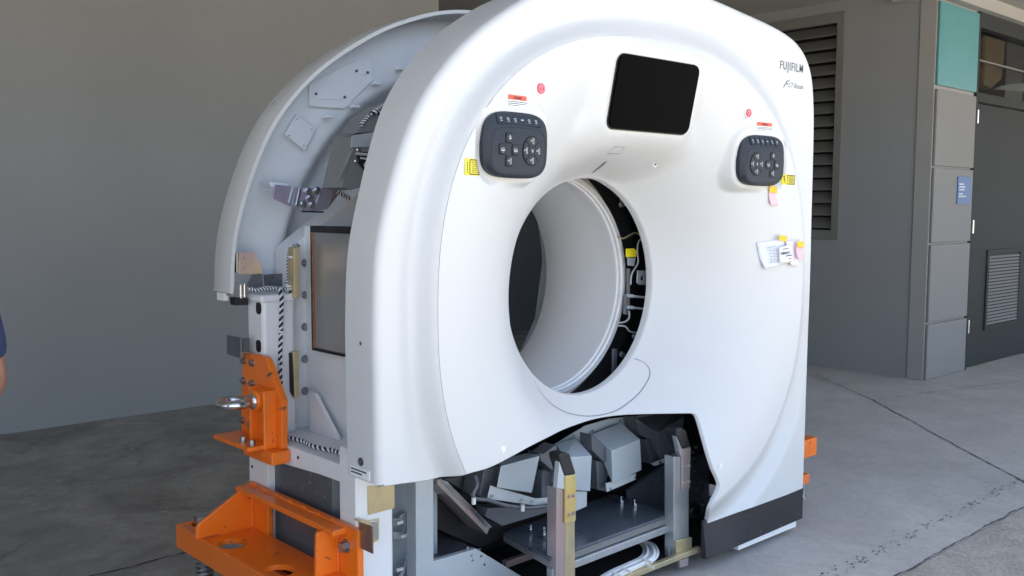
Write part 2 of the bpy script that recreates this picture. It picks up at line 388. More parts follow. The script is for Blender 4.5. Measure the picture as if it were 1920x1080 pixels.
for k in range(16):
    z = 1.20+k*.108; bm = B()
    prism(bm, [(5.03, 2.08, z), (5.036, 2.08, z-.006), (5.13, 2.08, z+.085), (5.124, 2.08, z+.091)], (0, 1.40, 0)); obj('slat', bm, m_louv, t)
# ribbed column
t = empty('column', (5.4, 1.4, 0), 'grey column of stacked blocks topped by a teal tile, beside the dark door', 'column')
zs = [0, .455, 1.088, 1.694, 2.30]
for a, b_ in zip(zs[:-1], zs[1:]):
    bm = B(); box(bm, 5.03, 5.765, 1.26, 1.283, a+.007 if a else 0, b_-.007); obj('block', bm, m_wall2, t, bevel=.008)
bm = B(); box(bm, 5.018, 5.765, 1.285, 1.416, 0, 3.085); obj('core', bm, mat('pilaster_paint', (.30, .295, .285), .8, noise=.05, nscale=3), t, bevel=.004)
bm = B(); box(bm, 5.03, 5.765, 1.262, 1.283, 2.325, 2.965); obj('teal_tile', bm, m_teal, t, bevel=.006)
bm = B(); box(bm, 4.9, 30, 1.20, 1.60, 2.985, 3.088); obj('soffit_edge', bm, m_ceil, t)
t = empty('wall_sign', (5.58, 1.25, 1.4), 'small blue sign with five short white lines on the ribbed column', 'sign')
bm = B(); box(bm, 5.452, 5.712, 1.252, 1.2595, 1.402, 1.627); obj('sign_board', bm, m_sign, t)
bm = B()
for z, l in ((1.565, .085), (1.543, .105), (1.521, .09), (1.487, .06), (1.466, .13)):
    xx = 5.475
    bm = B()
    while xx < 5.475+l:
        q = random.uniform(.008, .014); box(bm, xx, xx+q, 1.2505, 1.2525, z-.006, z+.006); xx += q+.004
    obj('lettering', bm, m_icon, t)
# door with vent, frame and transom
t = empty('utility_door', (6.4, 1.26, 0), 'dark grey metal door with a louvred vent near the bottom, right of the column', 'door')
bm = B(); box(bm, 5.815, 7.2, 1.275, 1.32, .012, 2.24); obj('door_leaf', bm, m_door, t, bevel=.003)
bm = B(); box(bm, 5.768, 5.80, 1.262, 1.40, 0, 2.99); box(bm, 5.8, 7.4, 1.262, 1.40, 2.255, 2.33); box(bm, 5.8, 7.4, 1.266, 1.40, 2.86, 2.99)
box(bm, 7.21, 7.4, 1.262, 1.40, 0, 2.25); obj('door_frame', bm, m_door, t, bevel=.003)
bm = B()
ringplate(bm, [(6.15, 1.262, .305), (6.935, 1.262, .305), (6.935, 1.262, 1.01), (6.15, 1.262, 1.01)],
   [(6.19, 1.262, .345), (6.895, 1.262, .345), (6.895, 1.262, .97), (6.19, 1.262, .97)], (0, .013, 0)); vf = obj('vent_frame', bm, m_door, t, bevel=.002)
bm = B(); m_vs = mat('vent_slat', (.15, .147, .145), .6, spec=.2)
for k in range(21):
    z = .352+k*.0292; prism(bm, [(6.19, 1.2645, z), (6.19, 1.268, z-.002), (6.19, 1.2745, z+.016), (6.19, 1.2705, z+.018)], (.705, 0, 0))
obj('slats', bm, m_vs, vf)
for z in (2.13, 1.215, .37):
    bm = B(); cyl(bm, (5.806, 1.262, z-.055), (5.806, 1.262, z+.055), .009, 12); box(bm, 5.815, 5.84, 1.268, 1.274, z-.055, z+.055); obj('hinge', bm, m_steel, t, smooth=True)
m_tg = mat('transom_glass', (.35, .36, .36), .03, spec=.5); m_tg.node_tree.nodes['Principled BSDF'].inputs['Transmission Weight'].default_value = 1.0; m_tg.node_tree.nodes['Principled BSDF'].inputs['IOR'].default_value = 1.1
bm = B(); box(bm, 5.80, 7.21, 1.33, 1.335, 2.33, 2.86); obj('transom_glass', bm, m_tg, t)
bm = B(); box(bm, 5.79, 7.3, 1.62, 1.66, 2.2, 2.98); obj('inner_wall', bm, mat('room_brown', (.05, .038, .028), .8), t)
cp = [at(a, b, y=1.42) for a, b in ((1848, 66), (1868, 64), (1886, 74), (1884, 110), (1878, 150), (1860, 166), (1846, 158), (1847, 110))]
bm = B(); prism(bm, cp, (0, .10, 0)); obj('glass_warm_shape', bm, mat('glass_glow_beige', (.62, .46, .28), .7, noise=.2, nscale=6), t, bevel=.02)  # stand-in shape: warm light in the glass painted as beige
bm = B(); prism(bm, [at(a, b, y=1.39) for a, b in ((1866, 167), (1880, 161), (1898, 157.5), (1925, 156), (1960, 158), (1960, 172), (1920, 172))], (0, .02, 0)); obj('glass_white_arc', bm, mat('glass_arc_white', (.9, .92, .92), .5), t)  # stand-in shape: bright arc in the glass painted white
bm = B(); box(bm, 5.80, 7.21, 1.30, 1.328, 2.60, 2.612); obj('transom_bar', bm, m_louv, t)
# the wall that carries on past the door
bm = B(); box(bm, 7.4, 12, 1.27, 1.5, 0, 2.985); tag(obj('end_wall', bm, m_wall), 'grey wall right of the dark utility door', 'wall')

# ================================================================ THE SCANNER
SC = empty('ct_scanner', (0, .5, 0), 'large white CT scanner gantry with open left side, orange lifting brackets and keypads', 'scanner')
# ---- shape of the front cover: y as a function of x and height above the bore centre
_R = np.array([.30, .38, .42, .50, .60, .70, .80, .90, 1.2]); _Y = np.array([.37, .288, .240, .145, .054, -.003, -.035, -.046, -.046])
def _spl(xs, ys):
    n = len(xs); h = np.diff(xs); A = np.eye(n); b = np.zeros(n)
    for i in range(1, n-1):
        A[i, i-1:i+2] = h[i-1], 2*(h[i-1]+h[i]), h[i]; b[i] = 6*((ys[i+1]-ys[i])/h[i]-(ys[i]-ys[i-1])/h[i-1])
    return np.linalg.solve(A, b)
_M = _spl(_R, _Y)
def prof(r):
    i = min(max(int(np.searchsorted(_R, r))-1, 0), len(_R)-2); h = _R[i+1]-_R[i]; a = (_R[i+1]-r)/h; b = (r-_R[i])/h
    return float(a*_Y[i]+b*_Y[i+1]+((a**3-a)*_M[i]+(b**3-b)*_M[i+1])*h*h/6)
_Y2 = np.array([.37, .288, .230, .124, .043, -.006, -.035, -.046, -.046]); _M2 = _spl(_R, _Y2)
def prof2(r):
    i = min(max(int(np.searchsorted(_R, r))-1, 0), len(_R)-2); h = _R[i+1]-_R[i]; a = (_R[i+1]-r)/h; b = (r-_R[i])/h
    return float(a*_Y2[i]+b*_Y2[i+1]+((a**3-a)*_M2[i]+(b**3-b)*_M2[i+1])*h*h/6)
def ss(t): t = min(1, max(0, t)); return t*t*(3-2*t)
EA, EB, EN = .92, .83, 2.4
def sval(x, z): return ((abs(x)/EA)**EN+(abs(z)/EB)**EN)**(1/EN)
HA, HB, HX = .386, .398, .020
SCR = dict(z0=.542, z1=.763, y0=-.010, y1=-.057)     # display plane
def scr_y(z): return SCR['y1']+(SCR['z1']-z)*(SCR['y0']-SCR['y1'])/(SCR['z1']-SCR['z0'])
PX, PZ = .628, .463
def pan_y(x, z): return -.040+.065*(PX-abs(x))-.03*(z-PZ)
def rrd(x, z, cx, cz, hw, hh, r):
    dx = abs(x-cx)-(hw-r); dz = abs(z-cz)-(hh-r)
    return math.hypot(max(dx, 0), max(dz, 0))+min(max(dx, dz), 0)-r
def g(x, z, inner=None):
    s = sval(x, z)
    if inner is None: inner = s < 1
    if inner:
        q = math.hypot((x-HX*ss((.9-math.hypot(x, z))/.5))/HA, z/HB)*.38; y = prof(q)
        k = ss((z/max(.2, math.hypot(x, z))-.35)/.55)
        if k > 0: y += k*(prof2(q)-y)
        d = rrd(x, z, 0, .658, .224, .130, .05)
        fo = .085+.075*ss((.60-z)/.12)
        if d < fo:
            p = scr_y(z)+.008; wgt = 1-ss(d/fo)**.8
            if p < y: y += wgt*(p-y)
        for sg in (-1, 1):
            d = rrd(x, z, sg*PX, PZ+.006, .140, .104, .06)
            if d < .022:
                p = pan_y(x, z)+.020-.016*max(0, (z-PZ)/.1); y += (1-ss(d/.022))*(p-y)
        return y
    up_ = ss((z+.25)/.5) if x > -.2 else 1; sv = 1.06+.10*ss((x+.7)/1.4); d = 1.073-abs(x)
    if z > 0: d = min(d, 1.04-z)
    if x < 0 and z > 0: d = min(d, 1.075-math.hypot(x, z))
    lo = (.020+.009*ss((x+.5)/1.2))*ss((d-.028)/.10)
    if s < sv:
        yc = prof(math.hypot(x/s/HA, z/s/HB)*.38)+.0014
        return yc+(lo-yc)*ss((s-1)/(sv-1))**.9
    return lo*(1-ss((s-sv)/(.075+.025*up_)))
def hit(px, py, lo=-.12, hi=.40):
    "where the sight line meets the front cover"
    f = lambda y: (lambda p: y-g(p.x, p.z-BZ))(at(px, py, y=y))
    a = lo; n = 80; pa = f(a)
    for k in range(1, n+1):
        b = lo+(hi-lo)*k/n; pb = f(b)
        if pa < 0 <= pb:
            for _ in range(30):
                m_ = (a+b)/2
                if f(m_) < 0: a = m_
                else: b = m_
            return at(px, py, y=(a+b)/2)
        a, pa = b, pb
    return at(px, py, y=0)
side = [(-1.087, -.452), (-1.09, -.2), (-1.09, 0), (-1.075, .195), (-1.02, .385), (-.945, .55), (-.845, .68), (-.72, .79), (-.545, .90), (-.40, .965),
        (-.255, 1.012), (-.1, 1.037), (.1, 1.045), (.33, 1.03), (.56, 1.005), (.74, .983), (.85, .962), (.93, .934), (.995, .887), (1.040, .815), (1.062, .71), (1.070, .59), (1.073, .3), (1.073, 0), (1.072, -.4), (1.070, -.883)]
sp_side = [(p.x, p.y) for p in spline([(a, b, 0) for a, b in side], 8)]
RND = .024
def offset(poly, d, closed=False):
    out = []; N = len(poly)
    for i in range(N):
        a = poly[max(i-1, 0)]; b = poly[min(i+1, N-1)]
        tx, tz = b[0]-a[0], b[1]-a[1]; l = math.hypot(tx, tz); out.append((poly[i][0]+tz/l*d, poly[i][1]-tx/l*d))
    return out
inner_side = offset(sp_side, RND)
notch_px = [(1328, 985), (1329, 970), (1331, 957), (1337, 943), (1345, 927), (1349.5, 915), (1350, 906), (1345, 893), (1338, 878), (1329, 850), (1320, 818), (1312, 790), (1307, 779), (1300, 775), (1288, 774.5),
            (1250, 775), (1200, 776), (1160, 778), (1120, 784), (1080, 796), (1040, 813), (1000, 833), (960, 855), (925, 873), (906, 880), (880, 887), (850, 892), (810, 898), (770, 904), (735, 909), (712, 912.5)]
notch = [(lambda p: (p.x, p.z-BZ))(hit(*p)) for p in notch_px]
notch = [(p.x, p.y) for p in spline([(a, b, 0) for a, b in notch], 4)]
outline = inner_side+notch[1:-1]
hole = [(HX+HA*math.cos(t), HB*math.sin(t)) for t in [2*math.pi*k/200 for k in range(200)]]
crease = []
for k in range(360):
    t = 2*math.pi*k/360; c, s_ = math.cos(t), math.sin(t)
    crease.append((EA*math.copysign(abs(c)**(2/EN), c), EB*math.copysign(abs(s_)**(2/EN), s_)))
def pip(x, z, poly):
    c = False; j = len(poly)-1
    for k in range(len(poly)):
        xk, zk = poly[k]; xj, zj = poly[j]
        if (zk > z) != (zj > z) and x < (xj-xk)*(z-zk)/(zj-zk)+xk: c = not c
        j = k
    return c
def build_cover():
    pts = []; edges = []
    def loop(pl):
        n0 = len(pts); pts.extend(pl); edges.extend([(n0+k, n0+(k+1) % len(pl)) for k in range(len(pl))])
    loop(outline); loop(hole); loop(crease)
    bd = np.array(outline+hole+crease)
    H = .013; ip = []
    zz = -.92; row = 0
    while zz < 1.06:
        xx = -1.1+(H/2 if row % 2 else 0)
        while xx < 1.1:
            fine = rrd(xx, zz, 0, .655, .30, .21, .05) < 0 or min(rrd(xx, zz, s*PX, PZ, .18, .14, .05) for s in (-1, 1)) < 0
            ip.append((xx, zz))
            if fine: ip += [(xx+H/2, zz), (xx+H/4, zz+H*.43), (xx-H/4, zz+H*.43)]
            xx += H
        zz += H*.866; row += 1
    ip = np.array(ip); keep = np.ones(len(ip), bool)
    for i0 in range(0, len(ip), 4000):
        d = np.hypot(ip[i0:i0+4000, None, 0]-bd[None, :, 0], ip[i0:i0+4000, None, 1]-bd[None, :, 1]).min(1); keep[i0:i0+4000] = d > .0055
    ip = ip[keep]; ip = [(a, b) for a, b in ip if ((a-HX)/HA)**2+(b/HB)**2 > 1 and pip(a, b, outline)]
    allp = [V(p) for p in pts]+[V(p) for p in ip]
    vs, es, fs, *_ = delaunay_2d_cdt(allp, edges, [], 0, 1e-6)
    bm = B(); vm = {}
    def gv(i, s):
        k = (i, s)
        if k not in vm: x, z = vs[i]; vm[k] = bm.verts.new((x, g(x, z, s), z+BZ))
        return vm[k]
    for f in fs:
        c = sum((vs[i] for i in f), V((0, 0)))/len(f)
        if ((c.x-HX)/HA)**2+(c.y/HB)**2 < 1 or not pip(c.x, c.y, outline): continue
        s = sval(c.x, c.y) < 1
        bm.faces.new([gv(i, s) for i in f])
    for f in bm.faces:
        f.normal_update()
        if f.normal.y > 0: f.normal_flip()
    # small step where the inner panel stands proud of the rim
    # rounded shoulder and side band
    K = 7; rings = []
    N = len(sp_side); nrm = offset([(0, 0)]*0 or sp_side, 1.0)
    for k in range(K+1):
        a = math.pi/2*k/K; row = []
        for i, (px, pz) in enumerate(sp_side):
            nx, nz = nrm[i][0]-px, nrm[i][1]-pz; off = RND*(1-math.sin(a)); y0 = g(*inner_side[i])
            row.append((px+nx*off, y0+RND*(1-math.cos(a)), pz+nz*off+BZ))
        rings.append(row)
    for fr in (.35, .7, 1.0):
        row = []
        for i, (px, pz) in enumerate(sp_side):
            yr = .145+.10*ss((pz-.25)/.75); y0 = g(*inner_side[i])+RND; row.append((px, y0+(yr-y0)*fr, pz+BZ))
        rings.append(row)
    RV = [[bm.verts.new(p) for p in r] for r in rings]
    for a, b in zip(RV[:-1], RV[1:]):
        for i in range(N-1): bm.faces.new((a[i], a[i+1], b[i+1], b[i]))
    # rim of the bore opening
    n = 200; R = []
    for (dr, dy) in ((0, 0), (-.004, .004), (-.007, .010), (-.007, .034), (-.003, .036)):
        R.append([bm.verts.new((HX+(HA+dr)*math.cos(t), g(HX+HA*math.cos(t), HB*math.sin(t), True)+dy, BZ+(HB+dr)*math.sin(t))) for t in [2*math.pi*k/n for k in range(n)]])
    for a, b in zip(R[:-1], R[1:]):
        for k in range(n): bm.faces.new((a[k], a[(k+1) % n], b[(k+1) % n], b[k]))
    # folded lip along the cut edge
    e = notch; L0 = []; L1 = []; L2 = []
    for i, (x, z) in enumerate(e):
        y = g(x, z); L0.append(bm.verts.new((x, y, z+BZ)))
        a = e[max(i-1, 0)]; b = e[min(i+1, len(e)-1)]; tx, tz = b[0]-a[0], b[1]-a[1]; l = math.hypot(tx, tz) or 1
        nx, nz = -tz/l, tx/l
        L1.append(bm.verts.new((x-nx*-.0025, y+.003, z+BZ+nz*.0025))); L2.append(bm.verts.new((x-nx*-.003, y+.016, z+BZ+nz*.003)))
    for a, b in ((L0, L1), (L1, L2)):
        for k in range(len(e)-1): bm.faces.new((a[k], b[k], b[k+1], a[k+1]))
    bmesh.ops.remove_doubles(bm, verts=bm.verts, dist=.0004)
    return obj('front_cover', bm, m_white, SC, smooth=True, angle=50, recalc=False)
COVER = build_cover()
# ---- things printed or stuck on the cover
def ribbon(bm, pts, w, lift=.0014, surf=True):
    "a thin line lying on the cover, pts = (x, z above bore)"
    A = []; Q = []
    for i, (x, z) in enumerate(pts):
        a = pts[max(i-1, 0)]; b = pts[min(i+1, len(pts)-1)]; tx, tz = b[0]-a[0], b[1]-a[1]; l = math.hypot(tx, tz) or 1
        nx, nz = -tz/l*w/2, tx/l*w/2
        A.append(bm.verts.new((x+nx, g(x+nx, z+nz)-lift, z+nz+BZ))); Q.append(bm.verts.new((x-nx, g(x-nx, z-nz)-lift, z-nz+BZ)))
    for k in range(len(pts)-1): bm.faces.new((A[k], A[k+1], Q[k+1], Q[k]))
def patch(bm, cx, cz, hw, hh, rot=0, lift=.0012, n=4, mi=0, curl=None):
    c, s = math.cos(rot), math.sin(rot); G = []
    for i in range(n+1):
        row = []
        for j in range(n+1):
            u, v = -hw+2*hw*i/n, -hh+2*hh*j/n; x = cx+u*c-v*s; z = cz+u*s+v*c
            row.append(bm.verts.new((x, g(x, z)-lift-(curl(i/n, j/n) if curl else 0), z+BZ)))
        G.append(row)
    for i in range(n):
        for j in range(n): f = bm.faces.new((G[i][j], G[i+1][j], G[i+1][j+1], G[i][j+1])); f.material_index = mi
def hxz(px, py): p = hit(px, py); return (p.x, p.z-BZ)
def pxline(bm, pp, w, n=6, lift=.0014):
    q = [hxz(*p) for p in pp]; ribbon(bm, [(v.x, v.y) for v in spline([(a, b, 0) for a, b in q], n)], w, lift)
def text_mesh(s, size, fx=1., shear=0., bold=0.):
    cu = bpy.data.curves.new('text', 'FONT'); cu.body = s; cu.size = size; cu.shear = shear; cu.offset = bold; cu.resolution_u = 4; cu.space_character = 1.18 if len(s) > 7 else 1.0
    o = bpy.data.objects.new('text', cu); C.objects.link(o)
    dg = bpy.context.evaluated_depsgraph_get(); me = bpy.data.meshes.new_from_object(o.evaluated_get(dg))
    out = ([(v.co.x*fx, v.co.y) for v in me.vertices], [tuple(p.vertices) for p in me.polygons])
    bpy.data.objects.remove(o); bpy.data.curves.remove(cu); bpy.data.meshes.remove(me); return out
def text_on(bm, s, x, z, size, fx=1., shear=0., bold=0., lift=.0016, rot=0, yfun=None, width=None, mi=0):
    vs, fs = text_mesh(s, size, fx, shear, bold)
    if width:
        mxx = max(v[0] for v in vs); mn = min(v[0] for v in vs); k = width/(mxx-mn); vs = [((a-mn)*k, b) for a, b in vs]
    c, s_ = math.cos(rot), math.sin(rot); yf = yfun or g
    vv = []
    for a, b in vs:
        X, Z = x+a*c-b*s_, z+a*s_+b*c; vv.append(bm.verts.new((X, yf(X, Z)-lift, Z+BZ)))
    for f in fs:
        try: k = bm.faces.new([vv[i] for i in f]); k.material_index = mi
        except ValueError: pass
bm = B()     # seams: bore insert below the opening, little cover plate
pxline(bm, [(1001, 713), (1012, 733), (1035, 758), (1065, 774), (1100, 780), (1135, 776), (1165, 764), (1195, 740), (1213, 715), (1218, 698), (1212, 684), (1200, 676), (1188, 672)], .0026, 8)
obj('seam_line', bm, m_seam, COVER); bm = B()
q = [hxz(*p) for p in ((1138, 288), (1150, 275.5), (1170, 276), (1160, 288.5))]
for a, b in zip(q, q[1:]+q[:1]): ribbon(bm, [(a[0]+(b[0]-a[0])*k/6, a[1]+(b[1]-a[1])*k/6) for k in range(7)], .0014)
obj('seam_line', bm, m_seam, COVER)
bm = B(); pxline(bm, [(1111, 324), (1122, 315), (1135, 303.5)], .007, 6); obj('laser_slit', bm, m_badge, COVER)
bm = B(); ribbon(bm, [p for p in crease+crease[:1] if True][:], .0016, .0008) if False else None
bm.free()
for px, py, r in ((1228, 308, .010), (943, 842.5, .011), (1351.5, 874, .011)):
    p = hit(px, py); bm = B(); cyl(bm, (p.x, p.y-.0012, p.z), (p.x, p.y+.02, p.z), r, 24); sc = obj('screw_cap', bm, m_liner if px != 1228 else m_labw, SC, smooth=True)
    if px == 1228:
        bm = B(); cyl(bm, (p.x, p.y-.0025, p.z), (p.x, p.y, p.z), .0055, 16); obj('screw', bm, m_ink, sc)
for px, py in ((676.5, 644), (675.5, 866)):      # screws in the side band
    p = at(px, py, x=-1.0905); bm = B(); cyl(bm, p, p+V((.01, 0, 0)), .0115, 20); s1 = obj('screw_recess', bm, m_ink, SC, smooth=True)
    bm = B(); cyl(bm, p+V((-.0012, 0, 0)), p+V((.006, 0, 0)), .006, 6); obj('screw', bm, m_steel, s1)
p = at(674, 886, x=-1.0905); bm = B(); prism(bm, [p+V((0, -.045, .012)), p+V((0, .045, .012)), p+V((0, .045, -.014)), p+V((0, -.045, -.014))], (.003, 0, 0)); lb = obj('side_label', bm, m_labw, SC)
bm = B()
for k in range(2):
    y = -.040
    while y < (.034 if k == 0 else .01):
        l = random.uniform(.004, .010); q = p+V((-.001, 0, .005-k*.009)); prism(bm, [q+V((0, -y, .0022)), q+V((0, -y-l, .0022)), q+V((0, -y-l, -.0022)), q+V((0, -y, -.0022))], (.001, 0, 0)); y += l+.0018
obj('label_text', bm, m_ink, lb)
# maker's name and model name, top right shoulder
bm = B(); a = at(1462.6, 129, y=0); b = at(1505, 137.3, y=0); text_on(bm, 'FUJIFILM', a.x, a.z-BZ, .046, bold=.0003, width=b.x-a.x); obj('maker_name', bm, m_badge, COVER)
bm = B(); a = at(1473, 163, y=0); b = at(1505, 168.6, y=0)
text_on(bm, 'F', a.x, a.z-BZ-.001, .040, width=.026, shear=.35); text_on(bm, 'CT iStream', a.x+.025, a.z-BZ+.001, .027, width=b.x-a.x-.025, shear=.3); obj('model_name', bm, m_badge, COVER)
# emergency buttons
for px, py in ((1013.1, 166.2), (1402.5, 212.1)):
    p = hit(px, py); x, z = p.x, p.z-BZ; bm = B(); cyl(bm, (x, p.y+.01, z+BZ), (x, p.y-.0025, z+BZ), .0205, 32); e = obj('emergency_button', bm, m_labw, SC, smooth=True, label='round red emergency button in a pale ring')
    bm = B(); cyl(bm, (x, p.y, z+BZ), (x, p.y-.0055, z+BZ), .0165, 32, r1=.0155); obj('button_cap', bm, m_red, e, smooth=True)
    bm = B(); yy = p.y-.0062
    for (x0, x1, z0, z1) in ((-.0008, .0008, -.008, .005), (-.005, .005, .004, .0056)):
        prism(bm, [(x+x0, yy, z+BZ+z0), (x+x1, yy, z+BZ+z0), (x+x1, yy, z+BZ+z1), (x+x0, yy, z+BZ+z1)], (0, .001, 0))
    lathe = [((.0105+k*.0014)) for k in (0, 1)]
    for j in range(28):
        t0, t1 = 2*math.pi*j/28, 2*math.pi*(j+1)/28
        bm.faces.new([bm.verts.new((x+r*math.cos(t), yy, z+BZ+r*math.sin(t))) for r, t in ((lathe[0], t0), (lathe[1], t0), (lathe[1], t1), (lathe[0], t1))])
    obj('stop_symbol', bm, m_pinkring, e)
# red warning labels
for (pxc, pyc, hw) in ((970, 190.5, .038), (1433, 238.6, .043)):
    cx, cz = hxz(pxc, pyc); bm = B(); patch(bm, cx, cz, hw, .0175); e = obj('warning_label', bm, m_labw, SC, recalc=True)
    bm = B(); patch(bm, cx, cz+.0105, hw, .0068, lift=.0018); obj('red_band', bm, m_redlab, e)
    bm = B(); text_on(bm, 'WARNING', cx-.018, cz+.0068, .010, width=.036, lift=.0024, bold=.0003); 
    for k in range(3):
        x = cx-hw*.95; xe = cx+hw*(.92 if k < 2 else .1)
        while x < xe: l = random.uniform(.003, .008); patch(bm, x+l/2, cz-.0015-k*.0052, l/2, .0011, lift=.0024, n=1); x += l+.0014
    obj('label_text', bm, m_ink, e)
# yellow stickers
for (x0, y0, x1, y1, sg) in ((876, 300, 902, 327, 1), (1465, 328, 1489, 346, -1)):
    a = hxz((x0+x1)/2, (y0+y1)/2); cx, cz = a; cx -= sg*.007; hw, hh = (.0290, .0230) if sg == 1 else (.0375, .0195); kx_ = hw/.036; kz_ = hh/.0265
    bm = B(); patch(bm, cx, cz, hw, hh, rot=-.03, n=8, lift=.0018); e = obj('yellow_sticker', bm, m_yel, SC)
    bm = B(); bx = cx+.010*kx_; bw = .0235*kx_; bh = .0225*kz_
    for (u, v, a_, b_) in ((0, bh, bw, .0016), (0, -bh, bw, .0016), (bw, 0, .0016, bh), (-bw, 0, .0016, bh)): patch(bm, bx+u, cz+v, a_, b_, lift=.0026, n=8)
    for k in range(6):
        x = bx-bw*.72+random.uniform(0, .004)
        while x < bx+bw*.62: l = random.uniform(.003, .0065); patch(bm, x+l/2, cz+(.0155-k*.0062)*kz_, l/2, .0012, lift=.0030, n=1); x += l+.0015
    z = cz-.018*kz_
    while z < cz+.014*kz_: l = random.uniform(.003, .006); patch(bm, cx-.0245*kx_, z+l/2, .0018, l/2, lift=.0022, n=1); z += l+.0016
    obj('sticker_print', bm, m_ink, e)
# ---- display
def on_plane(poly, yf, d): return [(x, yf(x, z)+d, z+BZ) for x, z in poly]
sy = lambda x, z: scr_y(z)
bm = B(); P0 = rrect(0, .653, .2045, .1135, .028); P1 = rrect(0, .653, .2065, .1155, .029)
cz_ = .653; loft(bm, on_plane(P0, sy, -.004), on_plane(P1, sy, .02)); dsp = obj('display_screen', bm, m_glass, SC, smooth=True, angle=30, label='black glass display tilted in the cover above the bore')
bm = B(); lo_ = on_plane(rrect(0, .653, .2085, .1175, .030), sy, .004); hi_ = on_plane(rrect(0, .653, .2085, .1175, .030), sy, .03); loft(bm, lo_, hi_); obj('screen_gasket', bm, m_black, dsp)
# ---- two keypads
def capsule_icon(bm, cx, cz, sgn, k, yf):
    "small white pictograms made of short strokes"
    def st(u0, v0, u1, v1, w=.0013):
        x0, z0, x1, z1 = cx+u0*.85, cz+v0*.85, cx+u1*.85, cz+v1*.85; dx, dz = x1-x0, z1-z0; l = math.hypot(dx, dz) or 1; nx, nz = -dz/l*w/2, dx/l*w/2
        bm.faces.new([bm.verts.new((a, yf(a, b)-.0008, b+BZ)) for a, b in ((x0+nx, z0+nz), (x1+nx, z1+nz), (x1-nx, z1-nz), (x0-nx, z0-nz))])
    if k == 0:
        st(0, -.008, 0, .008); st(-.004, .004, 0, .008); st(.004, .004, 0, .008); st(-.006, -.002, .006, -.002); st(-.006, -.002, -.006, .002); st(.006, -.002, .006, .002)
    elif k == 1:
        st(.001, -.009, .001, .009); st(.006, -.009, .006, .009); st(.001, .009, .006, .009); st(.001, -.009, .006, -.009); st(-.009, .003, 0, .003); st(-.009, .003, -.009, -.003); st(-.005, .003, -.005, -.002)
    elif k == 2:
        st(-.009, -.004, .007, -.004, .003); st(-.009, -.004, -.009, .005); st(-.004, .002, .002, .004); st(.002, .004, .005, 0); st(-.002, -.010, .002, -.010)
    elif k == 3:
        st(-.004, .004, 0, 0, .002); st(0, 0, .004, .004, .002); st(-.003, -.001, 0, -.005, .002); st(0, -.005, .003, -.001, .002)
    elif k == 4: st(-.006, 0, .006, 0, .003)
    elif k == 5:
        st(-.004, .003, .003, .004); st(.003, .004, .004, -.002); st(-.004, -.002, .004, -.004); st(-.004, .003, -.004, -.002); st(-.005, -.008, .005, -.008)
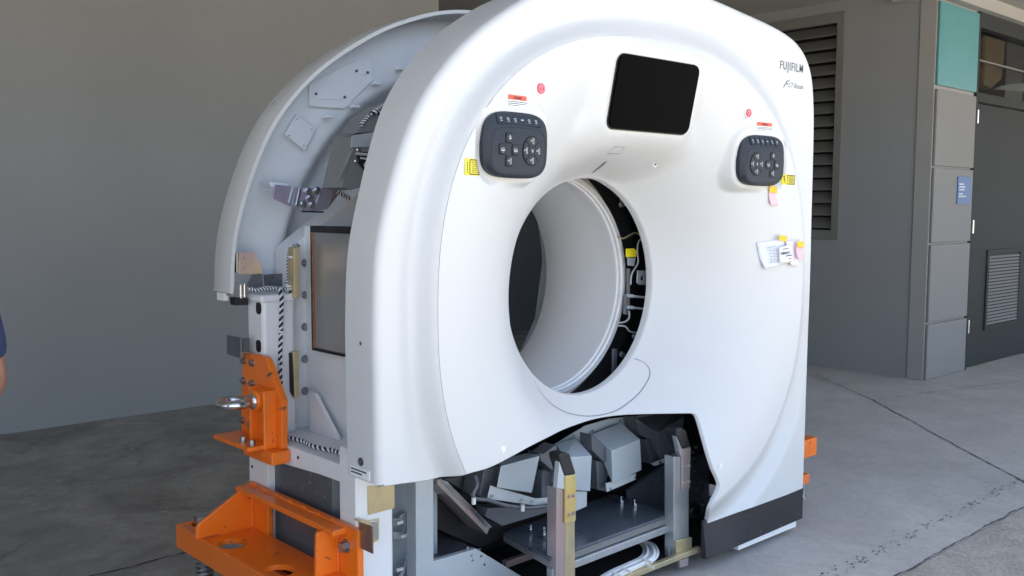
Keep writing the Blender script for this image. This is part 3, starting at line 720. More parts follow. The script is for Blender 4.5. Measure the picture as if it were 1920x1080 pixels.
for sg in (-1, 1):
    cx, cz = sg*PX, PZ
    O = rrect(cx, cz, .131, .092, 0, e=3.6); I = rrect(cx, cz-.016, .116, .069, 0, e=3.8)
    bm = B(); pf = pan_y
    loft(bm, on_plane(O, pf, .022), on_plane(rrect(cx, cz, .133, .094, 0, e=3.6), pf, .002))
    loft(bm, on_plane(rrect(cx, cz, .132, .093, 0, e=3.6), pf, .003), on_plane(I, pf, -.011))
    kp = obj('control_keypad', bm, m_panel, SC, smooth=True, angle=40, label=('dark keypad left of the display' if sg < 0 else 'dark keypad right of the display'))
    fy = lambda x, z: pf(x, z)-.0114
    bm = B()      # seam of the inner face and separators of the top keys
    def ring_line(poly, w, d):
        n = len(poly); c0 = (sum(p[0] for p in poly)/n, sum(p[1] for p in poly)/n); A = []; Q = []
        for (x, z) in poly:
            l = math.hypot(x-c0[0], z-c0[1]); k = (l-w)/l; x2, z2 = c0[0]+(x-c0[0])*k, c0[1]+(z-c0[1])*k
            A.append(bm.verts.new((x, fy(x, z)-d, z+BZ))); Q.append(bm.verts.new((x2, fy(x2, z2)-d, z2+BZ)))
        for i in range(n): bm.faces.new((A[i], A[(i+1) % n], Q[(i+1) % n], Q[i]))
    ring_line(rrect(cx, cz-.016, .1125, .0660, 0, e=3.8), .0016, .0002)
    obj('face_seam', bm, m_void, kp)
    topy = lambda x, z: pf(x, z)+.001-(.092-(z-cz))*.95
    # top row of six flat keys on the upper chamfer
    for k in range(6):
        kx = cx-.0725+k*.029; bm = B(); zt, zb = cz+.0855, cz+.0560; yt, yb = pf(kx, zt)-.0005, pf(kx, zb)-.0112
        prism(bm, [(kx-.0138, yt, zt+BZ), (kx+.0138, yt, zt+BZ), (kx+.0138, yb, zb+BZ), (kx-.0138, yb, zb+BZ)], (0, .004, -.003)); ky = obj('function_key', bm, m_keys, kp)
        bm = B(); kf = lambda x, z: yb+(yt-yb)*(z-zb)/(zt-zb)-.0004
        capsule_icon(bm, kx, cz+.072, 1, 4 if k == 3 else 5, kf); obj('key_icon', bm, m_icon, kp) if False else obj('key_icon', bm, m_icon, kp)
    ox = cx-sg*-.043 if False else cx+sg*.043     # the four loose keys sit outward
    for (u, v, k) in ((.001, .033, 0), (-.0255, -.002, 2), (.0265, -.002, 2), (.002, -.037, 1)):
        kx, kz = ox+u, cz-.012+v*.93; bm = B(); vd = rrect(kx, kz, .0157, .0157, .0070); loft(bm, on_plane(vd, fy, .002), on_plane(vd, fy, -.0004)); obj('key_gap', bm, m_void, kp); bm = B(); Pk = rrect(kx, kz, .0145, .0145, .006); loft(bm, on_plane(Pk, fy, .001), on_plane(rrect(kx, kz, .0130, .0130, .006), fy, -.003)); obj('round_key', bm, m_keys, kp, smooth=True, angle=30)
        bm = B(); capsule_icon(bm, kx, kz, 1, k, lambda x, z: fy(x, z)-.0032); obj('key_icon', bm, m_icon, kp)
    dx = cx-sg*.052; dz = cz-.014
    bm = B(); vd = [(dx+.0395*math.cos(t), dz+.0435*math.sin(t)) for t in [2*math.pi*k/32 for k in range(32)]]; loft(bm, on_plane(vd, fy, .002), on_plane(vd, fy, -.0004)); obj('key_gap', bm, m_void, kp)
    for k in range(4):
        bm = B(); a0 = math.pi/4+k*math.pi/2+.045; a1 = a0+math.pi/2-.09; A = []
        for j in range(9): t = a0+(a1-a0)*j/8; A.append((dx+.0365*math.cos(t), dz+.0405*math.sin(t)))
        for j in range(9): t = a1+(a0-a1)*j/8; A.append((dx+.0150*math.cos(t), dz+.0150*math.sin(t)))
        loft(bm, on_plane(A, fy, .001), on_plane(A, fy, -.0028)); obj('ring_key', bm, m_keys, kp)
        am = (a0+a1)/2; bm = B(); capsule_icon(bm, dx+.026*math.cos(am), dz+.028*math.sin(am), 1, 1, lambda x, z: fy(x, z)-.003); obj('key_icon', bm, m_icon, kp)
    bm = B(); A = rrect(dx, dz, .0135, .0135, .012); loft(bm, on_plane(A, fy, .001), on_plane(A, fy, -.0032)); obj('centre_key', bm, m_keys, kp, smooth=True, angle=30)
    bm = B(); capsule_icon(bm, dx, dz, 1, 3, lambda x, z: fy(x, z)-.0034); obj('key_icon', bm, m_icon, kp)
# ---- skirt
bm = B(); a = at(1327.5, 986, y=.004)
xl = a.x; zt = 1.08-.885; zb = .062
F = []; Kb = []
for i in range(25):
    x = xl+(1.069-xl)*i/24; row = []
    for j in range(6):
        t = j/5; zz = (zt+.002)*(1-t)+(zb-.01+(.01*i/24 if True else 0))*t; row.append(bm.verts.new((x, g(x, -.884)*(1-t)+.008, zz)))
    F.append(row); Kb.append([bm.verts.new((x, .034, row[0].co.z)), bm.verts.new((x, .034, row[-1].co.z))])
for i in range(24):
    for j in range(5): bm.faces.new((F[i][j], F[i+1][j], F[i+1][j+1], F[i][j+1]))
    bm.faces.new((F[i][0], Kb[i][0], Kb[i+1][0], F[i+1][0])); bm.faces.new((F[i][-1], F[i+1][-1], Kb[i+1][1], Kb[i][1])); bm.faces.new((Kb[i][0], Kb[i][1], Kb[i+1][1], Kb[i+1][0]))
for i in (0, 24): bm.faces.new(F[i]+[Kb[i][1], Kb[i][0]])
box(bm, 1.045, 1.068, .035, .25, zb+.004, zt-.002)
obj('skirt_panel', bm, m_skirt, SC)
bm = B(); box(bm, .62, 1.04, .02, .05, .03, .055); obj('foot_strip', bm, m_liner, SC)
# inside flange of the right cover edge
# ---- bore liner and ring
bm = B(); lathe_y(bm, [(.352, .445), (.405, .442), (.409, .446), (.409, .452), (.403, .456), (.403, .470), (.399, .474), (.3975, .486), (.400, .50), (.400, .56), (.401, .70), (.410, .80), (.430, .88), (.452, .93)] [1:], 160)
obj('bore_liner', bm, m_liner, SC, smooth=True, angle=30)
bm = B(); lathe_y(bm, [(.4088, .447), (.424, .449), (.424, .50), (.47, .505)], 128); obj('bore_ring', bm, m_liner, SC, smooth=True, angle=30)
# ---- rear cover shell
rear_out = [(-1.062, -.02)]+[(x, z) for x, z in sp_side if z > .0 and x < 1.08]
rear_out = [(-1.093, .004)]+rear_out[1:]; rear_out = [(a*.994 if a < 0 else a, b) for a, b in rear_out]
rear_out += [(1.073, -.4), (1.07, -.9)]
def build_rear():
    bm = B(); yf, yb = .84, .985
    O = rear_out; n = len(O); inn = offset(O, .016); 
    nr = offset(O, 1.0)
    prof_ = [(.0, yb-.03), (.0, yf+.01), (.001, yf), (.014, yf), (.016, yf+.004), (.018, yb-.040), (.024, yb-.022), (.040, yb-.011), (.09, yb-.006)]
    rows = []
    outer = [(.09, yb), (.04, yb), (.012, yb-.006)]
    for (d, y) in outer+prof_:
        row = []
        for i, (x, z) in enumerate(O):
            nx, nz = nr[i][0]-x, nr[i][1]-z; q = .93+.07*ss((1.1-abs(z))/1)
            lean = -.05*ss((z-.0)/1.0) if y < yb-.05 else -.03*ss(z)
            row.append(bm.verts.new((x+nx*d, y+lean*0.9, z+nz*d+BZ)))
        rows.append(row)
    for a, b in zip(rows[:-1], rows[1:]):
        for i in range(n-1): bm.faces.new((a[i], a[i+1], b[i+1], b[i]))
    # back panel running in to the bore, dished toward us
    last = rows[-1]; prev = last; L = [(v.co.x, v.co.y, v.co.z-BZ) for v in last]
    for k in range(1, 29):
        t = k/28; row = []
        for (x, y, z) in L:
            r = math.hypot(x, z); rr = r+(.60-r)*t; yy = y
            if rr < .84: yy = y+.13*ss((.84-rr)/.12)
            row.append(bm.verts.new((x/r*rr, yy, z/r*rr+BZ)))
        for i in range(n-1): bm.faces.new((prev[i], prev[i+1], row[i+1], row[i]))
        prev = row
    nf = (len(rows)-1)*(n-1); bm.faces.ensure_lookup_table()
    for f in bm.faces[9*(n-1):]: f.material_index = 1
    return obj('rear_cover', bm, [m_white, m_int], SC, smooth=True, angle=40)
REAR = build_rear()
bm = B(); p = at(423, 552, x=-1.092); box(bm, -1.086, -1.07, .88, .93, 1.056, 1.082); obj('cover_foot', bm, m_paint, SC)
def pj(P):
    d = V(P)-CAM; z = d.dot(fw); return (960+FPX*d.dot(rt)/z, 540-FPX*d.dot(up)/z)
ox_, oz_ = min(rear_out, key=lambda q: (lambda u: (u[0]-499)**2+(u[1]-181)**2)(pj((q[0], .90, q[1]+BZ)))); p = V((ox_, .90, oz_+BZ)); d_ = V((ox_, 0, oz_)).normalized()
bm = B(); cyl(bm, p-d_*.02, p+d_*.0015, .010, 16); obj('cover_screw', bm, m_ink2, SC)
# lining parts inside the rear cover
RY = .95
def rearplate(name, pp, yo=.945, th=.004, m=None, parent=None, bev=.002):
    bm = B(); prism(bm, [at(a, b, y=yo) for a, b in pp], (0, th, 0)); return obj(name, bm, m or m_int, parent or SC, bevel=bev)
ap = rearplate('access_plate', [(555, 214), (593, 242), (572, 282), (533, 252)], .938, .005)
for a, b in ((558, 223), (585, 243), (543, 254), (570, 273)): bm = B(); q = at(a, b, y=.936); cyl(bm, q, q+V((0, .003, 0)), .0035, 10); obj('screw', bm, m_ink2, ap)
rearplate('cover_pad', [(580, 158), (668, 112), (698, 110), (699, 150), (647, 204), (580, 199)], .9425, .004)
for pp in (((595, 166), (641, 171), (641, 188), (597, 186)), ((671, 125), (685, 127), (684, 141), (671, 140))): rearplate('hatch_cover', pp, .9400, .004)
for a, b in ((592, 176), (646, 182), (668, 133), (689, 136)):
    bm = B(); q = at(a, b, y=.940); cyl(bm, q, q+V((0, -.004, 0)), .0048, 12); obj('latch_screw', bm, m_badge, SC)
for a, b in ((709, 156), (669, 199), (619, 218), (755, 128)):
    bm = B(); q = at(a, b, y=.915); box(bm, q.x-.014, q.x+.014, q.y, q.y+.03, q.z-.006, q.z+.006); obj('clip', bm, m_int, SC, bevel=.003)
bm = B(); a, b, c_, d = at(505, 341, y=.86), at(543, 344, y=.86), at(543, 352, y=.86), at(508, 351, y=.86); prism(bm, [a, b, c_, d], (0, .07, 0)); obj('cover_hook', bm, m_int, SC, bevel=.003)

# ================================================================ FRAME
FX = -1.0
def plate(name, pp, m, parent=None, x=None, y=None, z=None, off=(0, 0, 0), bev=.002, smooth=False, label=None):
    bm = B(); prism(bm, [at(a, b, x=x, y=y, z=z) for a, b in pp], off); return obj(name, bm, m, parent or SC, bevel=bev, label=label)
# ring frame: thick chamfered plate behind, with the drum in front
rf = [(-.862, .60-BZ), (-.862, .135), (-.45, .50), (-.2, .70), (.2, .70), (.45, .50), (.862, .135), (.862, -.48)]
bm = B(); hole_r = [(.52*math.cos(2*math.pi*k/64), .84, .52*math.sin(2*math.pi*k/64)+BZ) for k in range(64)]
a = at(545, 466, y=.84); b = at(676, 358, y=.84)
k_ = (b.z-a.z)/(b.x-a.x); zl = a.z; 
pts = [(a.x, .84, .60), (a.x, .84, zl), (a.x+.35, .84, zl+.35*k_), (0, .84, zl+.35*k_+.12), (-a.x-.35, .84, zl+.35*k_), (-a.x, .84, zl), (-a.x, .84, .60), (-.0, .84, .50)]
ringplate(bm, pts, hole_r, (0, .11, 0)); RF = obj('ring_frame', bm, m_paint, SC, bevel=.004)
for py in (493, 553, 613, 673, 733): q = at(572, py, y=.838); bolt(RF, q, (0, -1, 0), .010, .008)
# drum: dark inner works that close the view
bm = B(); lathe_y(bm, [(.47, .505), (.47, .50), (.55, .50), (.56, .51), (.56, .80), (.47, .80)], 96); obj('rotor_drum', bm, m_dark, SC, smooth=True, angle=30)
bm = B(); lathe_y(bm, [(.425, .46), (.475, .56), (.475, .85)], 96); obj('light_stop_cone', bm, m_void, SC, smooth=True)  # cone added to close off stray light round the bore
# right, top and rear sheets added to stop daylight falling in behind the cover
bm = B(); ringplate(bm, [(p[0]*.985, .60, p[1]*.985+BZ) for p in sp_side if p[1] > -.2 and p[0] > .0]+[(1.05, .60, .12), (-.78, .60, .12), (-.78, .60, .75), (-.50, .60, .90), (-.50, .60, 1.30), (-.3, .60, 1.62)],
   [(.44*math.cos(2*math.pi*k/64), .60, .44*math.sin(2*math.pi*k/64)+BZ) for k in range(64)], (0, .03, 0)); obj('light_stop_plate', bm, m_dark, SC)
bm = B(); box(bm, 1.03, 1.055, .15, .98, .12, 1.9); obj('light_stop_side', bm, m_dark, SC)
bm = B(); box(bm, -.76, 1.05, .62, .64, .06, .60); obj('light_stop_rear', bm, m_void, SC)
bm = B(); box(bm, -.70, 1.05, .10, .95, .045, .06); obj('base_pan', bm, m_void, SC)
# post
c0 = at(492, 556, x=FX); py_, pz_ = c0.y, c0.z
bm = B(); ptx = at(553, 551, y=py_).x
box(bm, FX, ptx, py_, .89, .60, pz_-.004); POST = obj('frame_post', bm, m_paint, SC, bevel=.012)
bm = B(); box(bm, FX-.008, ptx, py_-.008, .90, pz_-.022, pz_+.004); obj('post_cap', bm, m_paint, POST, bevel=.008)
for py in (578, 649):
    q = at(484.5, py, x=FX-.001); bm = B(); prism(bm, [q+V((0, a, b)) for a, b in rrect(0, 0, .017, .020, .012)], (.003, 0, 0)); obj('slot_hole', bm, m_void, POST)
plate('brass_strip', [(551, 465), (562, 462), (562, 556), (551, 560)], m_brass, y=py_-.02, off=(0, .04, 0))
plate('brass_strip', [(550, 660), (561, 658), (561, 744), (553, 748)], m_brass, y=py_-.02, off=(0, .04, 0))
plate('dark_insert', [(544, 662), (550, 661), (552, 747), (546, 735)], m_dark, y=py_-.012, off=(0, .012, 0))
# beam + side fascia
ftop = [(467, 857), (500, 843), (531, 831), (655, 887), (664, 891), (668, 915), (668, 1079)]
outer = [at(*p, x=FX) for p in [(467, 857), (531, 831), (664, 891), (667, 935)]]; z_b = .085
o3 = [V((FX, .895, z_b)), V((FX, .895, .60)), V((FX, outer[1].y+.10, .602)), V((FX, .242, .60)), V((FX, .242, z_b)), V((FX, .255, z_b))]
i3 = [at(*p, x=FX) for p in ((649.5, 920), (645, 911), (638, 904), (600, 890), (504, 862))]
inn = [V((FX, .262, z_b)), at(660.5, 985, x=FX), at(659, 965, x=FX), at(657, 948, x=FX), at(654, 932, x=FX)]+i3+[V((FX, at(503, 900, x=FX).y, .545)), V((FX, at(503, 1000, x=FX).y, z_b))]
bm = B(); prism(bm, o3[:1]+o3[1:5]+inn, (.03, 0, 0)); FAS = obj('side_fascia', bm, m_paint, SC, bevel=.004)
bm = B(); box(bm, FX+.002, -.79, .24, .893, .585, .603); obj('beam_top', bm, m_paint, SC, bevel=.004)
for a, b in ((558.5, 858), (472.5, 875)): bm = B(); q = at(a, b, x=FX-.0008); cyl(bm, q, q+V((.004, 0, 0)), .006, 12); obj('drilled_hole', bm, m_void, FAS)
# front leg
yl = .238; l0 = at(668, 1000, y=yl); l1 = at(738, 1000, y=yl)
bm = B(); box(bm, FX+.003, l1.x, yl, yl+.10, .06, .66); LEG = obj('front_leg', bm, m_paint, SC, bevel=.010)
plate('brass_cover', [(690, 912), (740, 908), (740, 953), (691, 966)], m_brass, y=yl-.004, off=(0, .006, 0), bev=.001)
q = plate('latch_plate', [(690, 976), (711, 972), (711, 1012), (700, 1019), (690, 1018)], m_brass, y=yl-.004, off=(0, .006, 0), bev=.001)
plate('latch_insert', [(694, 978), (708, 977), (708, 1010), (699, 1012)], m_steel, q, y=yl-.007, off=(0, .004, 0), bev=.001)
plate('angled_plate', [(672, 978), (698, 987), (699, 1039), (673, 1027)], m_zbrown, x=FX-.012, off=(.003, 0, 0), bev=.001)
plate('plate_fold', [(676, 976), (693, 977), (700, 987), (673, 978)], m_brass, y=yl-.03, off=(0, .028, 0), bev=0)
# side panel and recessed box on the left
bm = B(); box(bm, -.805, -.785, .235, .84, .60, 1.30); obj('side_panel', bm, m_paint, SC)
bx0 = at(586, 430, x=-.83); bx1 = at(586, 652, x=-.83)
bm = B(); box(bm, -.83, -.80, .25, bx0.y, bx1.z, bx0.z); RB = obj('cooling_box', bm, m_stain, SC, bevel=.004)
bm = B(); ringplate(bm, [V((-.833, bx0.y+.012, bx1.z-.008)), V((-.833, .24, bx1.z-.008)), V((-.833, .24, bx0.z+.012)), V((-.833, bx0.y+.012, bx0.z+.012))],
  [V((-.833, bx0.y-.006, bx1.z+.001)), V((-.833, .25, bx1.z+.001)), V((-.833, .25, bx0.z-.010)), V((-.833, bx0.y-.006, bx0.z-.010))], (.034, 0, 0)); obj('box_rim', bm, m_dark, RB, bevel=.002)
bm = B(); box(bm, -.8365, -.832, bx0.y-.008, bx0.y-.002, bx1.z, bx0.z-.01); obj('copper_seal', bm, m_copper, RB)
bm = B(); a = at(655, 428, x=-.83); box(bm, -.86, -.83, .25, a.y+.06, a.z-.01, a.z+.006); obj('box_lip', bm, m_dark, RB)
# gusset at the post foot
bm = B(); prism(bm, [(-.845, .86-.10, .603), (-.845, .86-.10, .74), (-.845, .72, .74), (-.845, .58, .615), (-.845, .58, .603)], (.012, 0, 0)); obj('gusset', bm, m_paint, SC, bevel=.003)
# grey cabinet seen in the arch
bm = B(); ca = at(502, 866, x=-.975); cb = at(622, 912, x=-.975); cy0, cy1 = cb.y, ca.y
prism(bm, [(-.975, cy1, .10), (-.975, cy1, .565), (-.975, cy0, .565), (-.975, cy0, .10)], (.15, 0, 0)); 
CAB = obj('grey_cabinet', bm, m_dgrey, SC, bevel=.003)
bm = B(); prism(bm, [(-.974, cy0, .10), (-.974, cy0, .562), (-.90, cy0-.06, .562), (-.90, cy0-.06, .10)], (.08, .03, 0)); obj('cabinet_corner', bm, m_dgrey, CAB)
for a, b in ((513.5, 889), (524.5, 910), (539, 916), (554, 906), (582, 905), (570.5, 914), (553, 923), (593, 924), (604, 914), (610.5, 931), (511, 965), (524, 1019), (537.5, 1027), (552, 1034), (579.5, 997)):
    bm = B(); q = at(a, b, x=-.976); cyl(bm, q, q+V((-.003, 0, 0)), .0035, 8); obj('screw', bm, m_steel, CAB)
for a, b in ((549.5, 877), (584.5, 891), (621, 907)):
    bm = B(); q = at(a, b, x=-.97); cyl(bm, q-V((0, 0, .004)), q+V((0, 0, .008)), .006, 8); obj('screw', bm, m_steel, CAB)

# ================================================================ ORANGE BRACKETS
# lower lifting bracket: framed back plate, shelf, gussets
LB = link(bpy.data.objects.new('lower_lifting_bracket', None), SC); LB.location += V((-1.1, .6, .3)); LB['label'] = 'orange lifting bracket with a shelf, low on the left side'
ox = -1.022; sz = .292
A3 = lambda l: [at(a, b, x=ox) for a, b in l]
btop = at(463, 903, x=ox); btr = at(670, 995.5, x=ox)
zt_ = (btop.z+btr.z)/2; y1_, y0_ = btop.y, btr.y
op = A3([(501.4, 954), (593, 995), (593, 1075), (501, 1033)])
ya, yb_ = op[0].y, op[1].y
bm = B(); ringplate(bm, [V((ox, y0_, .10)), V((ox, y1_, .10)), V((ox, y1_, zt_)), V((ox, y0_, zt_))], [V((ox, yb_, .18)), V((ox, ya, .18)), V((ox, ya, zt_-.05)), V((ox, yb_, zt_-.05))], (.022, 0, 0))
obj('back_plate', bm, m_orange, LB, bevel=.004)
fe = at(454, 915, z=zt_); wfl = ox-fe.x
bm = B(); box(bm, fe.x, ox+.001, y0_+.055, y1_-.008, zt_-.022, zt_-.004); obj('top_flange', bm, m_orange, LB, bevel=.004)
sc_ = at(323, 986, z=sz); fr = at(507, 1080, z=sz)
xo = (sc_.x+fr.x)/2; yend = sc_.y
ov = []
def ovals(cx, cy, rx, ry): return [V((cx+rx*math.cos(t), cy+ry*math.sin(t), sz)) for t in [2*math.pi*k/28 for k in range(28)]]
h1 = at(428, 1021, z=sz); h2 = at(515, 1072, z=sz); hc = at(378, 980, z=sz)
# shelf as three abutting plates so that each carries its own hole
ym1 = (h1.y+hc.y)/2-.015; ym2 = (h1.y+h2.y)/2
segs = [(ym1, yend, hc, .038, .038), (ym2, ym1, h1, .043, .050), (ym2-.32, ym2, h2, .043, .050)]
bm = B()
for (ya0, yb0, h, rx, ry) in segs:
    cy = min(max(h.y, ya0+ry+.008), yb0-ry-.008); xi = ox if ya0 < ym1-.01 else ox-.06
    ringplate(bm, [V((xo, ya0, sz)), V((ox, ya0, sz)), V((ox, yb0, sz)), V((xo, yb0, sz))], [V((p.x, p.y, sz)) for p in ovals(max(xo+rx+.012, h.x), cy, rx, ry)], (0, 0, -.016))
SHELF = obj('shelf', bm, m_orange, LB)
bm = B(); box(bm, xo-.003, xo+.012, ym2-.32, yend, sz-.075, sz+.002); box(bm, xo, ox-.03, yend-.012, yend+.002, sz-.075, sz+.003); obj('shelf_skirt', bm, m_orange, LB, bevel=.003)
gp = [(454, 918), (473, 931), (474.8, 986.6), (368, 1012), (369, 990), (374, 982)]
gy = at(474.8, 986.6, x=ox).y; gy = min(gy, y1_-.02)
bm = B(); prism(bm, [at(a, b, y=gy) for a, b in gp], (0, .014, 0)); obj('gusset', bm, m_orange, LB, bevel=.003)
rgp = [(594, 1003), (598, 998), (634, 990), (634, 1090), (592, 1100)]
gy2 = at(634, 990, x=ox).y
bm = B(); prism(bm, [at(a, b, y=gy2) for a, b in rgp], (0, .014, 0)); obj('gusset', bm, m_orange, LB, bevel=.003)
q = at(649, 1024, x=ox-.001); bolt(LB, q, (-1, 0, 0), .014, .02, hexa=True)
# weld beads along the joints
bm = B()
def weld(bm, a, b, r=.0035):
    a = V(a); b = V(b); n = max(6, int((b-a).length/.012)); tube(bm, [a.lerp(b, k/n)+V((random.uniform(-.001, .001),)*3) for k in range(n+1)], lambda t: r*random.uniform(.8, 1.3), 6)
weld(bm, (ox-.002, y0_+.06, zt_-.003), (ox-.002, y1_-.01, zt_-.003)); weld(bm, (ox-.003, gy-.002, sz), (ox-.003, gy-.002, zt_-.03))
weld(bm, (ox-.004, gy-.002, sz+.002), (xo+.06, gy-.002, sz+.002)); weld(bm, (ox-.003, gy2-.002, sz), (ox-.003, gy2-.002, zt_-.03))
for k in range(7): t_ = (k+.5)/7; weld(bm, (ox-.002, y0_+.08+(y1_-y0_-.1)*t_, zt_+.001), (ox-.002, y0_+.10+(y1_-y0_-.1)*t_, zt_+.001), .004)
obj('weld_bead', bm, m_orange, LB, smooth=True)
# jack screw with coil spring
JC = V((hc.x, min(max(hc.y, ym1+.045), yend-.045), 0)); JC.x = max(xo+.046, hc.x)
bm = B(); cyl(bm, (JC.x, JC.y, .0), (JC.x, JC.y, sz+.02), .020, 20); JK = obj('jack_screw', bm, m_bolt, LB, smooth=True)
bm = B(); cyl(bm, (JC.x, JC.y, sz+.002), (JC.x, JC.y, sz+.030), .030, 6); obj('jack_nut', bm, m_bolt, JK)
bm = B(); n = 14*16; tube(bm, [V((JC.x+.027*math.cos(2*math.pi*k/16), JC.y+.027*math.sin(2*math.pi*k/16), .05+(sz-.075)*k/n)) for k in range(n+1)], .0055, 6); obj('coil_spring', bm, m_bolt, JK, smooth=True)
bm = B(); cyl(bm, (JC.x, JC.y, .0), (JC.x, JC.y, .045), .06, 24, r1=.05); obj('foot_pad', bm, m_orange, JK, smooth=True)
# upper lifting bracket
UB = link(bpy.data.objects.new('upper_lifting_bracket', None), SC); UB.location += V((-1.1, .75, .6)); UB['label'] = 'orange lifting bracket with a steel eye bolt on the frame post'
ux = -1.024
pl = [(455, 661), (493, 668), (499, 674), (528, 752), (528, 842), (519, 850), (489, 840), (452, 826), (452, 760)]
bm = B(); prism(bm, [at(a, b, x=ux) for a, b in pl], (.023, 0, 0)); obj('bolt_plate', bm, m_orange, UB, bevel=.003)
for a, b in ((456.5, 676), (473, 681), (456.5, 713.5), (473, 719), (455, 788), (470, 795)): bolt(UB, at(a, b, x=ux-.001), (-1, 0, 0), .009, .010)
# box tube standing off the plate
uy0 = at(521, 800, x=ux).y; uy1 = at(492, 800, x=ux).y
z0u = at(497, 850, x=ux-.06).z; z1u = at(500, 737, x=ux-.05).z
bm = B(); box(bm, ux-.045, ux, uy0+.006, uy0+.020, z0u, z1u); box(bm, ux-.045, ux, uy1-.005, uy1+.010, z0u, z1u); box(bm, ux-.018, ux-.006, uy0+.020, uy1-.005, z0u, z1u-.04)
obj('box_tube', bm, m_orange, UB, bevel=.003)
bm = B(); cy = (uy0+uy1)/2+.01; cz = at(480, 755, x=ux-.06).z; cyl(bm, (ux-.055, cy, cz), (ux, cy, cz), .036, 28); BOSS = obj('boss', bm, m_orange, UB, smooth=True, angle=40, bevel=.004)
bu = at(489, 851, x=ux); zu = z0u
bm = B(); pz = at(460, 838, x=ux-.08).z
box(bm, ux-.10, ux+.0, uy0+.01, uy1+.15, pz-.004, pz+.010); obj('foot_plate', bm, m_orange, UB, bevel=.003)
bm = B(); box(bm, ux-.045, ux+.02, uy0-.04, uy1+.05, pz-.048, pz-.006); obj('clamp_block', bm, m_orange, UB, bevel=.004)
for dy in (-.0, .07): bm = B(); q = V((ux-.046, uy0+.02+dy, pz-.028)); cyl(bm, q, q+V((-.002, 0, 0)), .010, 14); obj('bolt_hole', bm, m_orange, UB)
for dy in (.03, .09): bolt(UB, (ux-.07, uy0+.01+dy, pz+.010), (0, 0, 1), .009, .016, hexa=True)
# eye bolt
ec = at(440, 755, x=ux-.17); ec.y = cy; ec = V((ux-.118, cy, at(442, 755, y=cy).z))
bm = B(); tube(bm, [ec+V((.046*math.cos(t), .046*math.sin(t), 0)) for t in [2*math.pi*k/40 for k in range(40)]], .0135, 14, closed=True)
cyl(bm, ec+V((.054, 0, 0)), (ux-.054, cy, cz), .019, 20, r1=.027); obj('eye_bolt', bm, m_steel, UB, smooth=True, angle=50)
# right-hand brackets peeping out behind the cover
RBK = link(bpy.data.objects.new('right_lifting_bracket', None), SC); RBK['label'] = 'orange bracket end sticking out behind the right cover edge'
bm = B(); a = at(1505, 822, x=1.12); b = at(1532, 856, x=1.12); yy = at(1520, 838, x=1.13).y
ya_ = .09; p1 = at(1532, 818, y=ya_); p2 = at(1532, 852, y=ya_)
box(bm, 1.0, p1.x, ya_, ya_+.10, p2.z, p1.z-.004); obj('tube_end', bm, m_orange, RBK, bevel=.002)
p1 = at(1518, 888, y=ya_); p2 = at(1518, 905, y=ya_)
bm = B(); box(bm, 1.0, p1.x, ya_, ya_+.06, p2.z, p1.z); obj('side_lug', bm, m_orange, RBK, bevel=.002)
bm = B(); cyl(bm, (p1.x-.012, ya_+.02, p2.z-.07), (p1.x-.012, ya_+.02, p2.z), .006, 10); cyl(bm, (p1.x-.012, ya_+.02, p2.z-.075), (p1.x-.012, ya_+.02, p2.z-.06), .012, 12); obj('jack_screw', bm, m_steel, RBK, smooth=True)

# ================================================================ LEFT INNARDS
plate('zinc_bracket', [(515, 346), (560, 351), (566, 399), (540, 385), (511, 372)], m_zp, y=.80, off=(0, .004, 0), bev=.001)
zb_ = plate('zinc_joint', [(560, 351), (577, 353), (603, 353), (630, 354), (615, 392), (566, 399)], m_zp, y=.79, off=(0, .006, 0), bev=.001)
plate('zinc_rib', [(549, 350), (555, 350), (547, 383), (541, 381)], m_zsteel, y=.795, off=(0, .008, 0), bev=.002)
plate('zinc_rib', [(561, 351), (566, 352), (560, 388), (554, 386)], m_steel, y=.785, off=(0, .008, 0), bev=.002)
plate('zinc_rib', [(602, 353), (606, 353), (593, 393), (589, 393)], m_zsteel, y=.785, off=(0, .008, 0), bev=.002)
plate('rubber_strip', [(566, 395), (607, 396), (607, 399), (568, 398)], m_rubber, y=.786, off=(0, .01, 0), bev=0)
plate('dark_wedge', [(630, 354), (640, 358), (618, 388), (612, 392)], m_zrose, y=.80, off=(0, .02, 0), bev=.001)
for a, b in ((577, 358), (594, 357), (581, 371), (568, 383), (585, 384)): bolt(zb_, at(a, b, y=.788), (0, -1, 0), .009, .010, m_steel, hexa=True)
# upper grey module behind the cover edge
m_mod = mat('module_grey', (.20, .21, .215), .5, noise=.06, nscale=8)
u1 = plate('grey_module', [(661, 256), (720, 244), (720, 338), (660, 356), (640, 352), (652, 300)], m_mod, y=.62, off=(0, .12, 0))
plate('module_plate', [(660, 254), (720, 246), (720, 275), (658, 277)], m_grey, u1, y=.615, off=(0, .004, 0))
plate('module_cutout', [(668, 286), (720, 284), (720, 318), (682, 318), (672, 305)], m_dark, u1, y=.612, off=(0, .006, 0))
plate('module_cap', [(668, 250), (684, 222), (725, 196), (725, 246)], m_mod, y=.66, off=(0, .10, 0))
bm = B(); tube(bm, spline([at(a, b, y=.60) for a, b in ((676, 296), (690, 300), (684, 310), (695, 320))], 6), .004, 6); tube(bm, spline([at(a, b, y=.60) for a, b in ((668, 288), (700, 291))], 4), .005, 6); obj('module_wiring', bm, m_cgrey, u1, smooth=True)
plate('module_edge', [(661, 278), (664, 280), (640, 335), (634, 335)], m_zsteel, y=.61, off=(0, .004, 0), bev=.001)
for a, b in ((672, 281), (668, 302), (692, 300)): bolt(u1, at(a, b, y=.612), (0, -1, 0), .006, .006, m_steel)
